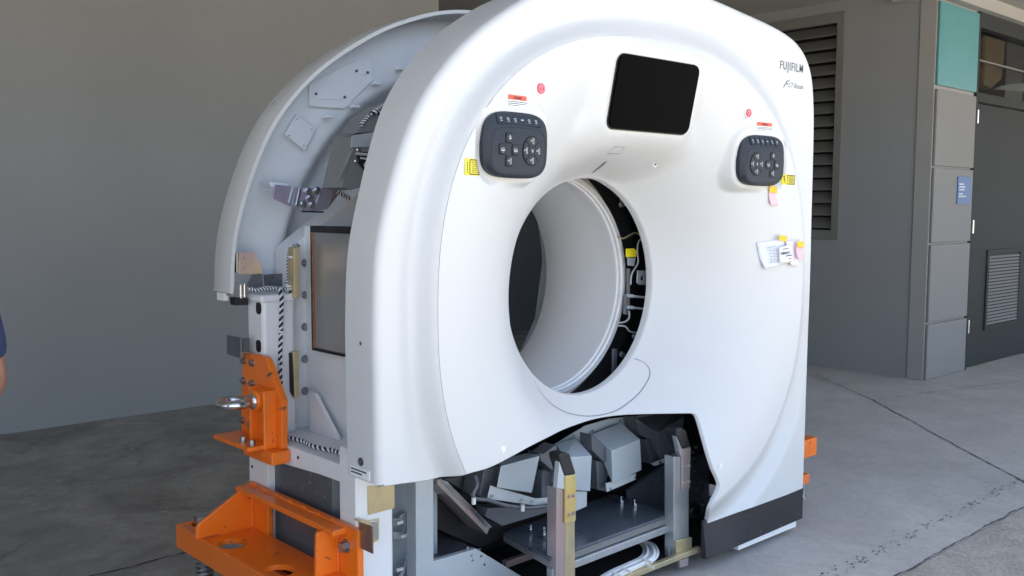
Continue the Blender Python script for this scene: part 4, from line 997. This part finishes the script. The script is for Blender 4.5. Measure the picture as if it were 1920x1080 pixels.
# peach zinc bracket on the post
pb = plate('peach_bracket', [(447, 474), (471, 472), (478, 473), (492, 506), (492, 515), (448, 514)], m_zpeach, y=.86, off=(0, .004, 0), bev=.001)
plate('bracket_edge', [(444, 474), (448, 474), (448, 512), (444, 512)], m_steel, pb, y=.859, off=(0, .005, 0), bev=.001)
plate('dark_web', [(437, 474), (444, 474), (444, 512), (437, 510)], m_dark, y=.87, off=(0, .03, 0))
plate('bracket_web', [(472, 515), (492, 513), (494, 540), (480, 543), (462, 535)], m_dgrey, y=.85, off=(0, .004, 0))
plate('dark_rail', [(494, 515), (538, 512), (538, 541), (497, 542)], m_dgrey, y=.90, off=(0, .004, 0))
for a, b in ((457, 483), (457, 501)): bm = B(); q = at(a, b, y=.859); cyl(bm, q, q+V((0, -.002, 0)), .003, 8); obj('rivet', bm, m_steel, pb)
bm = B(); q = at(511, 520, y=.898); cyl(bm, q, q+V((0, -.003, 0)), .005, 10); obj('rivet', bm, m_steel, SC)
ln = plate('latch_block', [(435, 530), (455, 532), (463, 537), (461, 558), (434, 556)], m_stain, y=.84, off=(0, .05, 0))
plate('latch_base', [(441, 558), (466, 560), (466, 572), (442, 573)], m_dark, ln, y=.85, off=(0, .04, 0))
plate('latch_pin', [(451, 533), (455, 533), (455, 560), (451, 560)], m_steel, ln, y=.835, off=(0, .01, 0))
plate('latch_pin', [(458, 531), (461, 531), (461, 558), (458, 558)], m_steel, ln, y=.835, off=(0, .01, 0))
gp_ = plate('grey_tab', [(425, 628), (451, 633), (451, 672), (425, 664)], m_dgrey, x=-1.06, off=(.004, 0, 0), bev=.001)
plate('tab_edge', [(451, 634), (454, 634), (454, 672), (451, 672)], m_steel, gp_, y=.80, off=(0, .004, 0), bev=0)
plate('tab_arm', [(455, 634), (468, 634), (468, 660), (455, 660)], m_dgrey, gp_, y=.82, off=(0, .004, 0), bev=0)
# twisted wire harness
yy = .80
twist('twisted_cable', [at(a, b, y=py_-.016) for a, b in ((524, 540), (528, 560), (527, 600), (526, 640), (525, 690), (527, 730), (528, 770), (530, 805))]+[at(a, b, z=.612) for a, b in ((536, 818), (552, 823), (570, 828), (585, 836), (605, 841), (622, 844), (640, 851), (662, 857))], SC)
twist('twisted_cable', [at(a, b, y=py_+.04) for a, b in ((466, 540), (480, 544), (500, 540), (520, 541), (535, 540), (541, 520), (541, 490), (546, 466), (560, 459))], SC, strands=4)
twist('twisted_cable', [at(a, b, y=py_+.02) for a, b in ((541, 545), (545, 520), (547, 495), (549, 470), (556, 462))], SC, strands=3)
twist('twisted_cable', [at(a, b, y=py_+.0) for a, b in ((545, 555), (549, 525), (551, 500), (549, 475))], SC)
twist('twisted_cable', [at(a, b, y=.76) for a, b in ((655, 372), (645, 366), (636, 360), (630, 345), (634, 325), (643, 305), (650, 290), (655, 282))], SC, strands=4)
twist('twisted_cable', [at(a, b, y=.66) for a, b in ((676, 236), (684, 226), (695, 214), (708, 204), (722, 196), (740, 182))], SC, strands=4)
twist('twisted_cable', [at(a, b, y=.65) for a, b in ((694, 214), (704, 210), (712, 212), (722, 208))], SC)
bm = B()
for a, b in ((527, 622), (526, 686), (541, 536), (546, 482), (637, 361)): q = at(a, b, y=py_-.016 if a < 530 else py_); bm = B(); cyl(bm, q-V((0, 0, .003)), q+V((0, 0, .003)), .0115, 10); obj('cable_tie', bm, m_tie, SC)

# ================================================================ FRONT INNARDS BELOW THE COVER
# grey upright and base plate
yg = .30
bm = B(); a = at(780, 1000, y=yg).x; b = at(813, 1000, y=yg).x
box(bm, a, b, yg, yg+.05, .05, .70); GU = obj('grey_upright', bm, m_grey2, SC, bevel=.002)
plate('base_plate', [(780, 1056), (813, 1052), (893, 1029), (985, 1085), (985, 1200), (780, 1200)], m_grey2, y=yg-.002, off=(0, .02, 0), bev=.001)
for a, b in ((876, 1027), (898, 1030), (883, 1041), (901, 1042), (885, 1050), (907, 1058)): bm = B(); q = at(a, b, y=yg-.002); cyl(bm, q, q+V((0, -.004, 0)), .0045, 8); obj('screw', bm, m_steel, SC)
bm = B(); a = at(815, 1000, y=yg); prism(bm, [at(*p, z=.20) for p in ((815, 995), (890, 1028), (813, 1054), (790, 1045), (790, 990))], (0, 0, -.004)); obj('floor_pan', bm, m_dgrey, SC)
# back panel of the cable bay and the cables in it
bm = B(); box(bm, -.82, -.56, .42, .43, .06, .68); obj('bay_panel', bm, m_grey, SC)
m_cables = [m_cgrey]
for k in range(4):
    d = k*.011; bm = B()
    tube(bm, spline([at(x, y, y=.37+.004*k) for x, y in ((775+k*2.2, 960), (773+k*2, 985), (769+k*1.5, 1010), (764+k*1.2, 1045), (754+k, 1075), (740+k, 1090))], 6), .0052, 8)
    obj('grey_cable', bm, m_cgrey, SC, smooth=True)
for k in range(3):
    bm = B(); tube(bm, spline([at(x, y, y=.38) for x, y in ((736, 974+k*4), (748, 974+k*4), (754, 966+k*4), (764, 962+k*3), (774, 961+k*3))], 6), .005, 8); tube(bm, spline([at(x, y, y=.385) for x, y in ((736, 999+k*4), (753, 1000+k*4), (758, 994+k*3), (764, 970+k*3))], 6), .005, 8)
    obj('grey_cable', bm, m_cgrey, SC, smooth=True)
for a, b in ((749, 980), (757, 1005), (774, 988), (768, 1043), (776, 940), (749, 1068)): bm = B(); q = at(a, b, y=.36); cyl(bm, q-V((.012, 0, 0)), q+V((.012, 0, 0)), .006, 8); obj('cable_clip', bm, m_tie, SC, smooth=True)
# finned bar
fb = plate('finned_bar', [(821, 900), (828, 898), (918, 990), (913, 1002), (820, 908)], m_zrose, y=.34, off=(0, .10, 0), bev=.001)
for k in range(3):
    d = 3+k*4; plate('fin', [(824+d, 901+k), (827+d, 900+k), (911+d, 986+k), (908+d, 988+k)], m_steel, fb, y=.335, off=(0, .006, 0), bev=.0005)
plate('dark_module', [(832, 898), (880, 892), (890, 905), (885, 930), (878, 925)], m_dgrey, y=.40, off=(0, .05, 0))
for k in range(4): plate('grille_slot', [(879+k*3, 905-k*2), (881+k*3, 905-k*2), (880+k*3, 911-k*2), (878+k*3, 911-k*2)], m_ink2, y=.395, off=(0, .002, 0), bev=0)
# detector boxes round the bore
def Pq(l, y): return [at(a, b, y=y) for a, b in l]
def detbox(front, rear, flange, yf, yr, left=None, lower=None, col=None, lab=None):
    bm = B(); loft(bm, Pq(front, yf), Pq(rear, yr)); d = obj('detector_box', bm, col or m_grey, SC, bevel=.0025, label=lab)
    if left: bm = B(); prism(bm, Pq(left, yf+.03), (0, .06, 0)); obj('side_wedge', bm, m_dgrey, d, bevel=.002)
    if lower: bm = B(); prism(bm, Pq(lower, yf+.05), (0, .09, 0)); obj('side_slab', bm, m_dgrey, d, bevel=.002)
    if flange: bm = B(); prism(bm, Pq(flange, yf+.012), (0, .004, 0)); obj('flange', bm, m_grey2, d, bevel=.001)
    return d
z6 = lambda l: [(1000+a/3.376, 760+b/3.376) for a, b in l]
z5 = lambda l: [(640+a/3.376, 760+b/3.376) for a, b in l]
detbox(z6([(495, 290), (676, 216), (686, 410), (500, 497)]), z6([(368, 182), (556, 110), (600, 300), (470, 400)]), z6([(460, 495), (650, 430), (650, 470), (466, 549)]), .25, .36,
       z6([(368, 184), (492, 290), (455, 365), (372, 285)]), z6([(400, 350), (462, 368), (470, 547), (408, 535)]), lab='third detector box from the left')
detbox(z6([(200, 330), (371, 320), (360, 545), (150, 532)]), z6([(140, 245), (268, 205), (330, 330), (150, 400)]), z6([(200, 545), (340, 545), (338, 640), (275, 668), (180, 640)]), .25, .36,
       z6([(45, 322), (145, 250), (165, 345), (120, 415)]), z6([(60, 410), (120, 418), (105, 625), (50, 600)]), lab='second detector box from the left')
detbox(z5([(1010, 385), (1255, 320), (1205, 556), (983, 520)]), z5([(1000, 340), (1230, 290), (1205, 500), (990, 500)]), z5([(945, 508), (1230, 590), (1360, 580), (1360, 620), (1240, 636), (925, 592)]), .24, .34,
       z5([(1255, 300), (1370, 360), (1335, 412), (1262, 350)]), z5([(905, 410), (1010, 385), (985, 530), (930, 590), (875, 575)]), lab='leftmost detector box')
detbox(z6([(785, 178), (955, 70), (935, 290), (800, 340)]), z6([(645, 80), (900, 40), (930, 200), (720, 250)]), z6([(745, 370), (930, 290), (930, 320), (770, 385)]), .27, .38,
       z6([(650, 80), (780, 170), (750, 218), (680, 190)]), z6([(705, 215), (775, 205), (800, 375), (745, 372)]), col=m_dgrey, lab='rightmost detector box, in shade')  # darker grey than its neighbours: shade put into the colour
# backing plate and its rivets
plate('arc_plate', z6([(60, 290), (160, 235), (330, 130), (480, 85), (640, 70), (760, 60), (700, 230), (560, 420), (300, 500), (60, 480)]), m_grey, y=.385, off=(0, .006, 0), bev=0)
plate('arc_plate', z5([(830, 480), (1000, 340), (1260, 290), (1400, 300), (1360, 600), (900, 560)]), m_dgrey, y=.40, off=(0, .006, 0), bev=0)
for a, b in ((255, 188), (370, 160), (545, 98), (642, 78), (355, 205), (360, 228), (362, 252), (660, 150)): a, b = 1000+a/3.376, 760+b/3.376; bm = B(); q = at(a, b, y=.384); cyl(bm, q, q+V((0, -.004, 0)), .0045, 8); obj('rivet', bm, m_steel, SC)
for a, b in ((640, 457), (800, 360), (125, 603), (485, 527)): a, b = 1000+a/3.376, 760+b/3.376; bm = B(); q = at(a, b, y=.262); cyl(bm, q, q+V((0, -.005, 0)), .005, 8); obj('rivet', bm, m_steel, SC)
for a, b in ((950, 573), (1135, 600), (1205, 608), (1340, 602)): a, b = 640+a/3.376, 760+b/3.376; bm = B(); q = at(a, b, y=.250); cyl(bm, q, q+V((0, -.005, 0)), .005, 8); obj('rivet', bm, m_steel, SC)
bm = B(); tube(bm, spline(Pq(z5([(845, 440), (860, 500), (835, 560), (850, 590), (930, 600), (1050, 635), (1200, 648), (1320, 630)]), .24), 8), .0065, 8); obj('grey_hose', bm, m_dgrey, SC, smooth=True)
bm = B(); 
for a, b in ((838, 595), (1148, 640), (1315, 628)): q = at(640+a/3.376, 760+b/3.376, y=.232); bm = B(); cyl(bm, q-V((0, 0, .016)), q+V((0, 0, .006)), .007, 8); obj('hose_clip', bm, m_tie, SC, smooth=True)
# bracket under the boxes
plate('mid_shelf', z5([(915, 705), (1020, 765), (1400, 650), (1400, 590), (1240, 640), (930, 650)]), m_dgrey, y=.33, off=(0, .06, 0))
# laminated tray
TZ = .215
tl = [at(*p, z=TZ) for p in ((944, 998), (1030, 1046), (1260, 962), (1150, 925))]
bm = B(); prism(bm, tl, (0, 0, -.012)); TR = obj('equipment_tray', bm, m_tray, SC, bevel=.001)
for k in range(3):
    bm = B(); prism(bm, [p+V((0, 0, -.013-k*.007)) for p in tl], (0, 0, -.0055)); obj('tray_layer', bm, m_stain, TR)
for a, b in ((995, 998), (1020.5, 1008), (1165, 943), (1190, 949), (1020, 1002)):
    q = at(a, b, z=TZ+.001); bm = B(); cyl(bm, q, q+V((0, 0, .012)), .010, 6); cyl(bm, q+V((0, 0, .012)), q+V((0, 0, .028)), .0055, 10); obj('stud_nut', bm, m_steel, TR)
bm = B(); a = at(1083, 1043, y=.20); b = at(1270, 975, y=.20)
# zinc rails
def beam(name, pa, pb, hw, hh, m, parent=None):
    bm = B(); pa = V(pa); pb = V(pb); d = (pb-pa).normalized(); s = d.cross(V((0, 0, 1))).normalized(); u = s.cross(d)
    loft(bm, [pa+s*a+u*b for a, b in ((-hw, -hh), (hw, -hh), (hw, hh), (-hw, hh))], [pb+s*a+u*b for a, b in ((-hw, -hh), (hw, -hh), (hw, hh), (-hw, hh))]); return obj(name, bm, m, parent or SC, bevel=.002)
p0, p1 = tl[1]+V((.0, 0, -.05)), tl[2]+V((0, 0, -.05)); beam('tray_rail', p0, p1, .012, .013, m_zsteel)
ra = at(1326, 1049, y=.06); beam('base_rail', (-.35, .06, .075), (xl+.02, .06, .075), .010, .010, m_brass)
a = at(945, 1058, z=.10); b = at(1010, 1035, z=.10); beam('cross_rail', a, b, .012, .012, m_zrose)
# uprights with black tips
UY = .085
def upright(tip, post, gold, mg, mp, foot, lab):
    bm = B(); p = [at(a, b, y=UY) for a, b in post]; prism(bm, p, (0, .045, 0)); u = obj('upright', bm, mp, SC, bevel=.003, label=lab)
    bm = B(); prism(bm, [at(a, b, y=UY-.008) for a, b in tip], (0, .05, 0)); obj('black_tip', bm, m_rubber, u, bevel=.005)
    bm = B(); prism(bm, [at(a, b, y=UY-.010) for a, b in gold], (0, .009, 0)); obj('tie_plate', bm, mg, u, bevel=.002)
    xs = [p_[0] for p_ in gold]; ys = [p_[1] for p_ in gold]; x0, x1, y0, y1 = min(xs), max(xs), min(ys), max(ys)
    for fx_, fy_ in ((.35, .45), (.75, .43), (.35, .82), (.75, .79)): bolt(u, at(x0+(x1-x0)*fx_, y0+(y1-y0)*fy_, y=UY-.011), (0, -1, 0), .0045, .006, m_zrose)
    return u
uA = upright(z6([(164, 310), (205, 298), (232, 305), (272, 435), (200, 447), (165, 345)]), z6([(148, 525), (262, 545), (265, 1330), (142, 1330)]), z6([(205, 448), (272, 437), (270, 725), (262, 738), (203, 748)]), m_zg, m_zrose, None, 'gold and grey upright with a black tip, left one')
plate('upright_face', z6([(204, 740), (262, 735), (266, 1330), (195, 1330)]), m_brass, uA, y=UY-.002, off=(0, .003, 0), bev=.001)
plate('upright_web', z6([(165, 350), (203, 450), (203, 532), (150, 526)]), m_grey2, uA, y=UY-.004, off=(0, .02, 0), bev=.001)
uB = upright(z6([(905, 150), (935, 140), (968, 158), (998, 262), (945, 276), (905, 185)]), z6([(890, 325), (985, 330), (985, 860), (890, 1000)]), z6([(945, 278), (998, 264), (990, 527), (942, 540)]), m_zrose, m_zsteel, None, 'rose and grey upright with a black tip, right one')
plate('upright_web', z6([(903, 185), (944, 280), (940, 330), (925, 300)]), m_zsteel, uB, y=UY-.004, off=(0, .02, 0), bev=.001)
plate('foot_plate', z6([(905, 860), (1005, 835), (1003, 940), (975, 960), (905, 985)]), m_brass, uB, y=UY-.014, off=(0, .012, 0))
plate('foot_clamp', z6([(925, 985), (985, 960), (980, 1015), (930, 1030)]), m_zrose, uB, y=UY-.016, off=(0, .012, 0))
plate('foot_side', z6([(858, 905), (904, 925), (900, 985), (858, 975)]), m_zsteel, uB, y=UY+.02, off=(0, .012, 0))
# cable loop
for k in range(5):
    r_ = k*.011; bm = B(); loop_ = [(1140, 1095), (1170, 1076), (1200, 1062), (1225, 1050), (1233, 1037), (1226, 1022), (1205, 1014), (1185, 1008)]
    tube(bm, spline([at(x, y, z=.085+.010*(k % 2))+V((-.010*k*.6, .011*k, 0)) for x, y in loop_], 8), .0065, 8); obj('white_cable', bm, m_liner, SC, smooth=True)
for a, b in ((1213, 1052), (1218, 1062), (1158, 1078), (1175, 1070)):
    bm = B(); q = at(a, b, z=.10); cyl(bm, q-V((0, .02, 0)), q+V((0, .02, .004)), .004, 8); obj('cable_tie', bm, m_tie, SC)
# shaded works on the right side of the opening
for (cx_, cy_) in ((1302, 960), (1311, 955)):
    bm = B(); q = at(cx_, cy_, y=.30); tube(bm, [q+V((.022*math.cos(t), 0, .022*math.sin(t))) for t in [2*math.pi*k/20 for k in range(20)]], .006, 6, closed=True); obj('motor_ring', bm, m_bolt, SC, smooth=True)
for a, b in ((1299, 848), (1302, 882), (1322, 938), (1304, 838), (1252, 1010)): q = at(a, b, y=.28); bolt(SC, q, (0, -1, 0), .006, .008, m_bolt)
plate('dark_bracket', z6([(1010, 620), (1050, 625), (1060, 700), (1100, 850), (1040, 860), (1040, 740)]), m_dark, y=.29, off=(0, .02, 0))
bm = B()
for pth in (((1288, 790), (1300, 800), (1312, 810), (1318, 830)), ((1290, 800), (1305, 815), (1310, 850), (1300, 870)), ((1292, 806), (1300, 830), (1296, 850))):
    tube(bm, spline([at(a, b, y=.33) for a, b in pth], 6), .004, 6)
obj('black_hose', bm, m_rubber, SC, smooth=True)
plate('dark_slope', [(1180, 920), (1250, 870), (1330, 850), (1330, 960), (1262, 965), (1180, 935)], m_tray, y=.36, off=(0, .02, 0))
plate('dark_backing', [(815, 905), (900, 890), (960, 1000), (900, 1028), (815, 990)], m_dark, y=.46, off=(0, .02, 0))
# ---- parts glimpsed in the slot round the bore
z8 = lambda l: [(1140+a/2.4545, 330+b/2.4545) for a, b in l]
GY = .40
sp = plate('yellow_tag', z8([(85, 335), (120, 333), (133, 345), (130, 372), (85, 373)]), m_yel, y=GY, off=(0, .004, 0), bev=0)
plate('slot_plate', z8([(90, 374), (128, 376), (122, 415), (92, 412)]), m_grey, y=GY+.01, off=(0, .004, 0))
bm = B(); ringplate(bm, [at(a, b, y=GY-.02) for a, b in z8([(138, 435), (176, 435), (180, 490), (172, 502), (144, 500), (135, 490)])], [at(a, b, y=GY-.02) for a, b in z8([(152, 462), (160, 458), (166, 466), (166, 478), (158, 484), (150, 476)])], (0, .006, 0)); obj('round_lug', bm, m_grey, SC, bevel=.001)
plate('slot_rail', z8([(92, 425), (104, 428), (100, 640), (76, 636), (80, 545), (92, 540)]), m_mod, y=GY+.02, off=(0, .01, 0))
for yy in (553, 606): bm = B(); a = at(*z8([(86, yy-3)])[0], y=GY); b = at(*z8([(172, yy+6)])[0], y=GY-.02); cyl(bm, a, b, .0045, 8); cyl(bm, a, a.lerp(b, .35), .007, 8); obj('slot_rod', bm, m_grey2, SC, smooth=True)
for pth, mm in (((158, 285), (140, 305), (135, 350), (138, 400), (110, 450), (104, 500)), m_cgrey), (((98, 622), (96, 655), (75, 672), (42, 676)), m_cgrey), (((40, 688), (80, 693), (100, 715), (135, 722)), m_cgrey), (((45, 280), (70, 287), (95, 275), (125, 262), (155, 275)), m_brass), (((10, 10), (40, 30), (70, 28), (60, 50)), m_cgrey):
    bm = B(); tube(bm, spline([at(*p, y=GY) for p in z8(pth)], 6), .0035, 6); obj('slot_cable', bm, mm, SC, smooth=True)
plate('slot_bracket', z8([(25, 795), (44, 795), (40, 900), (24, 925)]), m_dgrey, y=GY, off=(0, .01, 0))
for a, b in ((62, 822), (66, 108), (75, 125), (60, 130), (120, 738)): q = at(*z8([(a, b)])[0], y=GY); bolt(SC, q, (0, -1, 0), .009, .012, m_bolt)

# ================================================================ PAPERS ON THE COVER
def sheet(name, pp, m, lift, curl, label, cat, group='papers and tape stuck on the front cover', parent=None, n=10):
    q = [hit(*p) for p in pp]; bm = B(); G = []
    for i in range(n+1):
        row = []
        for j in range(n+1):
            u, v = i/n, j/n; p = (q[0].lerp(q[1], u)).lerp(q[3].lerp(q[2], u), v); y = g(p.x, p.z-BZ)-lift-curl(u, v); row.append(bm.verts.new((p.x, y, p.z)))
        G.append(row)
    for i in range(n):
        for j in range(n): bm.faces.new((G[i][j], G[i+1][j], G[i+1][j+1], G[i][j+1]))
    o = obj(name, bm, m, parent, smooth='all', recalc=False); md = o.modifiers.new('thickness', 'SOLIDIFY'); md.thickness = .0004
    if parent is None: tag(o, label, cat, group)
    elif label: o['label'] = label
    return o
zp = lambda l: [(1360+a/3.176, 180+b/3.176) for a, b in l]
p1 = sheet('paper_sheet', zp([(180, 872), (350, 848), (378, 995), (215, 1030)]), m_paper, .002, lambda u, v: .010*v*v*(1-u)+.003*math.sin(5*u)*v+.002*math.sin(9*v+3*u), 'white printed form with a small grid, taped leftmost on the cover', 'paper')
p2 = sheet('paper_sheet', zp([(298, 900), (365, 884), (378, 992), (296, 990)]), m_labw, .016, lambda u, v: .004*v+.002*math.sin(6*u), 'small printed ticket overlapping the white form, bold code across it', 'paper')
p3 = sheet('paper_sheet', zp([(350, 862), (438, 855), (415, 1016), (372, 1005)]), mat('lilac_paper', (.78, .74, .84), .7), .006, lambda u, v: .006*v*v+.003*math.sin(7*u), 'pale lilac paper slip hanging under the rightmost yellow tape', 'paper')
n1 = sheet('sticky_note', zp([(253, 572), (295, 578), (300, 655), (255, 648)]), m_pink, .003, lambda u, v: .010*v*v, 'pink sticky note hanging just below the right keypad', 'note')
n2 = sheet('sticky_note', zp([(398, 895), (438, 897), (438, 975), (400, 968)]), m_pink, .016, lambda u, v: .008*v*v, 'pink sticky note stuck over the lilac slip', 'note')
sheet('tape_piece', zp([(258, 535), (298, 540), (296, 580), (253, 572)]), m_tape, .006, lambda u, v: 0, 'amber tape piece holding the pink note below the keypad', 'tape')
sheet('tape_piece', zp([(296, 828), (342, 835), (338, 868), (292, 858)]), m_tape, .020, lambda u, v: 0, 'amber tape piece above the white printed form', 'tape')
sheet('tape_piece', zp([(400, 862), (440, 866), (438, 902), (398, 898)]), m_tape, .021, lambda u, v: 0, 'rightmost amber tape piece, above the lilac slip', 'tape')
def ink_on(parent, strokes, lift, name='print', m=None):
    bm = B()
    for (a0, b0, a1, b1, w_) in strokes:
        h0 = hit(*zp([(a0, b0)])[0]); h1_ = hit(*zp([(a1, b1)])[0]); h0.y -= lift; h1_.y -= lift; d = (h1_-h0); s = V((-d.z, 0, d.x)).normalized()*w_/2
        bm.faces.new([bm.verts.new(p) for p in (h0+s, h1_+s, h1_-s, h0-s)])
    obj(name, bm, m or m_ink2, parent)
st = [(228, 915, 290, 905, .0012), (235, 985, 288, 978, .0008), (240, 930, 245, 1000, .0006), (265, 925, 270, 995, .0006), (290, 908, 294, 995, .0008), (222, 905, 275, 893, .003)]
for k in range(5):
    for j in range(3): st.append((240+j*18+k, 922+k*17, 250+j*18+k, 920+k*17, .0045))
ink_on(p1, st, .019)
st = []
x = 303
for k in range(11): l = random.uniform(2, 4.5); st.append((x, 938-k*.8, x+l, 937-k*.8, .010)); x += l+1.6
st += [(312, 912, 345, 906, .003), (330, 952, 365, 946, .0035), (345, 968, 362, 965, .003), (352, 985, 358, 984, .003)]
ink_on(p2, st, .0235, m=m_ink)

# ================================================================ PERSON AT THE LEFT EDGE
def person():
    m_skin = mat('skin', (.20, .09, .055), .5); m_shirt = mat('navy_cloth', (.012, .022, .07), .85, bump=.3, bscale=300); m_trs = mat('dark_trousers', (.03, .03, .035), .85); m_hair = mat('dark_hair', (.012, .010, .009), .6); m_shoe = mat('shoe', (.02, .02, .02), .5)
    e = at(-2, 728, y=.05)       # elbow
    X0 = e.x-.27; Y0 = .10
    P = empty('person', (X0, Y0, 0), 'person in a navy short-sleeved shirt, one bent elbow showing at the left edge', 'person')
    def skin(name, chains, m, sub=2):
        me = bpy.data.meshes.new(name); vs = []; es = []; rs = []; idx = {}
        for ch in chains:
            prev = None
            for (p, r) in ch:
                key = tuple(round(c, 4) for c in p)
                if key not in idx: idx[key] = len(vs); vs.append(p); rs.append(r)
                i = idx[key]
                if prev is not None and prev != i and (prev, i) not in es and (i, prev) not in es: es.append((prev, i))
                prev = i
        me.from_pydata(vs, es, []); o = link(bpy.data.objects.new(name, me), P); md = o.modifiers.new('skin', 'SKIN'); md.use_smooth_shade = True
        for v, r in zip(me.skin_vertices[0].data, rs): v.radius = (r, r) if not isinstance(r, tuple) else r
        me.skin_vertices[0].data[0].use_root = True
        s = o.modifiers.new('sub', 'SUBSURF'); s.levels = s.render_levels = sub; me.materials.append(m); return o
    x, y = X0, Y0
    pel = (x, y, .96); ches = (x, y, 1.28); nk = (x, y, 1.46)
    shR = (x+.17, y-.01, 1.40); el = (e.x-.012, e.y, e.z+.012); wr = (x+.10, y-.20, .95)
    shL = (x-.17, y-.01, 1.40); elL = (x-.23, y-.02, 1.12); wrL = (x-.22, y-.10, .88)
    hands = []
    for w_, d in ((wr, V((-.3, -.85, -.25))), (wrL, V((.05, -.25, -.95)))):
        d = d.normalized(); sd_ = d.cross(V((0, 0, 1)) if abs(d.z) < .8 else V((0, 1, 0))).normalized(); palm = V(w_)+d*.075
        hands.append([(w_, .024), (tuple(palm), (.034, .016))])
        for k, l in zip((-1.5, -.5, .5, 1.5), (.055, .068, .072, .064)):
            b_ = palm+sd_*k*.019+d*.008; m1 = b_+d*l*.55+V((0, 0, -.006)); t_ = b_+d*l*.95+V((0, 0, -.022)); hands.append([(tuple(palm), (.034, .016)), (tuple(b_), .010), (tuple(m1), .009), (tuple(t_), .008)])
        tb = V(w_)+d*.03+sd_*.03; hands.append([(w_, .024), (tuple(tb), .011), (tuple(tb+d*.03+sd_*.018), .010), (tuple(tb+d*.055+sd_*.02), .0085)])
    hd = (x+.005, y-.01, 1.63)
    body = [[(pel, (.10, .08)), ((x, y, 1.12), (.09, .07)), (ches, (.10, .08)), (nk, .050), ((x, y, 1.50), .050), ((x, y-.015, 1.555), (.056, .072)), (hd, (.070, .088)), ((x, y, 1.70), (.062, .075))],
            [(ches, (.10, .08)), (shR, .055), (tuple(V(shR).lerp(V(el), .5)), .047), (el, .037), (tuple(V(el).lerp(V(wr), .4)), .037), (wr, .024)],
            [(ches, (.10, .08)), (shL, .055), (tuple(V(shL).lerp(V(elL), .5)), .047), (elL, .036), (tuple(V(elL).lerp(V(wrL), .4)), .036), (wrL, .024)]]
    for s in (-1, 1): body.append([(pel, (.10, .08)), ((x+s*.09, y, .88), .085), ((x+s*.10, y-.01, .50), .055), ((x+s*.10, y, .30), .055), ((x+s*.10, y+.01, .10), .036), ((x+s*.10, y-.10, .045), (.04, .03)), ((x+s*.10, y-.16, .04), (.035, .025))])
    skin('body', body+hands, m_skin)
    skin('shirt', [[((x, y, .80), (.205, .155)), ((x, y, .95), (.175, .135)), ((x, y, 1.12), (.165, .13)), ((x, y, 1.28), (.19, .14)), ((x, y, 1.40), (.13, .11)), ((x, y, 1.46), (.075, .075))],
                   [((x, y, 1.28), (.19, .14)), (shR, .068), (tuple(V(shR).lerp(V(el), .55)), .060), (tuple(V(shR).lerp(V(el), .93)), .050)], [((x, y, 1.28), (.19, .14)), (shL, .068), (tuple(V(shL).lerp(V(elL), .55)), .060), (tuple(V(shL).lerp(V(elL), .8)), .054)]], m_shirt)
    skin('trousers', [[((x, y, 1.04), (.15, .12)), ((x, y, .95), (.175, .135)), ((x+s*.09, y, .86), .10), ((x+s*.10, y-.01, .50), .075), ((x+s*.10, y, .10), .062)] for s in (-1, 1)], m_trs)
    for s in (-1, 1): skin('shoe', [[((x+s*.10, y+.03, .05), .047), ((x+s*.10, y-.08, .045), (.05, .04)), ((x+s*.10, y-.18, .035), (.042, .03))]], m_shoe)
    skin('hair', [[((x, y+.045, 1.60), (.065, .05)), ((x, y+.035, 1.67), (.082, .078)), ((x, y-.005, 1.725), (.072, .085))]], m_hair)
    for s in (-1, 1):
        bm = B(); bmesh.ops.create_uvsphere(bm, u_segments=10, v_segments=8, radius=.009, matrix=Matrix.Translation((x+s*.027, y-.078, 1.645))); obj('eye', bm, m_ink, P, smooth=True)
    bm = B(); prism(bm, [(x-.014, y-.082, 1.60), (x+.014, y-.082, 1.60), (x, y-.080, 1.645)], (0, -.022, -.004)); obj('nose', bm, m_skin, P, bevel=.005)
    bm = B(); tube(bm, [V((x-.022, y-.072, 1.575)), V((x, y-.086, 1.573)), V((x+.022, y-.072, 1.575))], .004, 8); obj('mouth', bm, mat('lips', (.16, .06, .05), .5), P, smooth=True)
    for s in (-1, 1): bm = B(); bmesh.ops.create_uvsphere(bm, u_segments=10, v_segments=8, radius=.022, matrix=Matrix.Translation((x+s*.074, y+.005, 1.625)) @ Matrix.Diagonal((.4, .7, 1.2, 1))); obj('ear', bm, m_skin, P, smooth=True)
person()
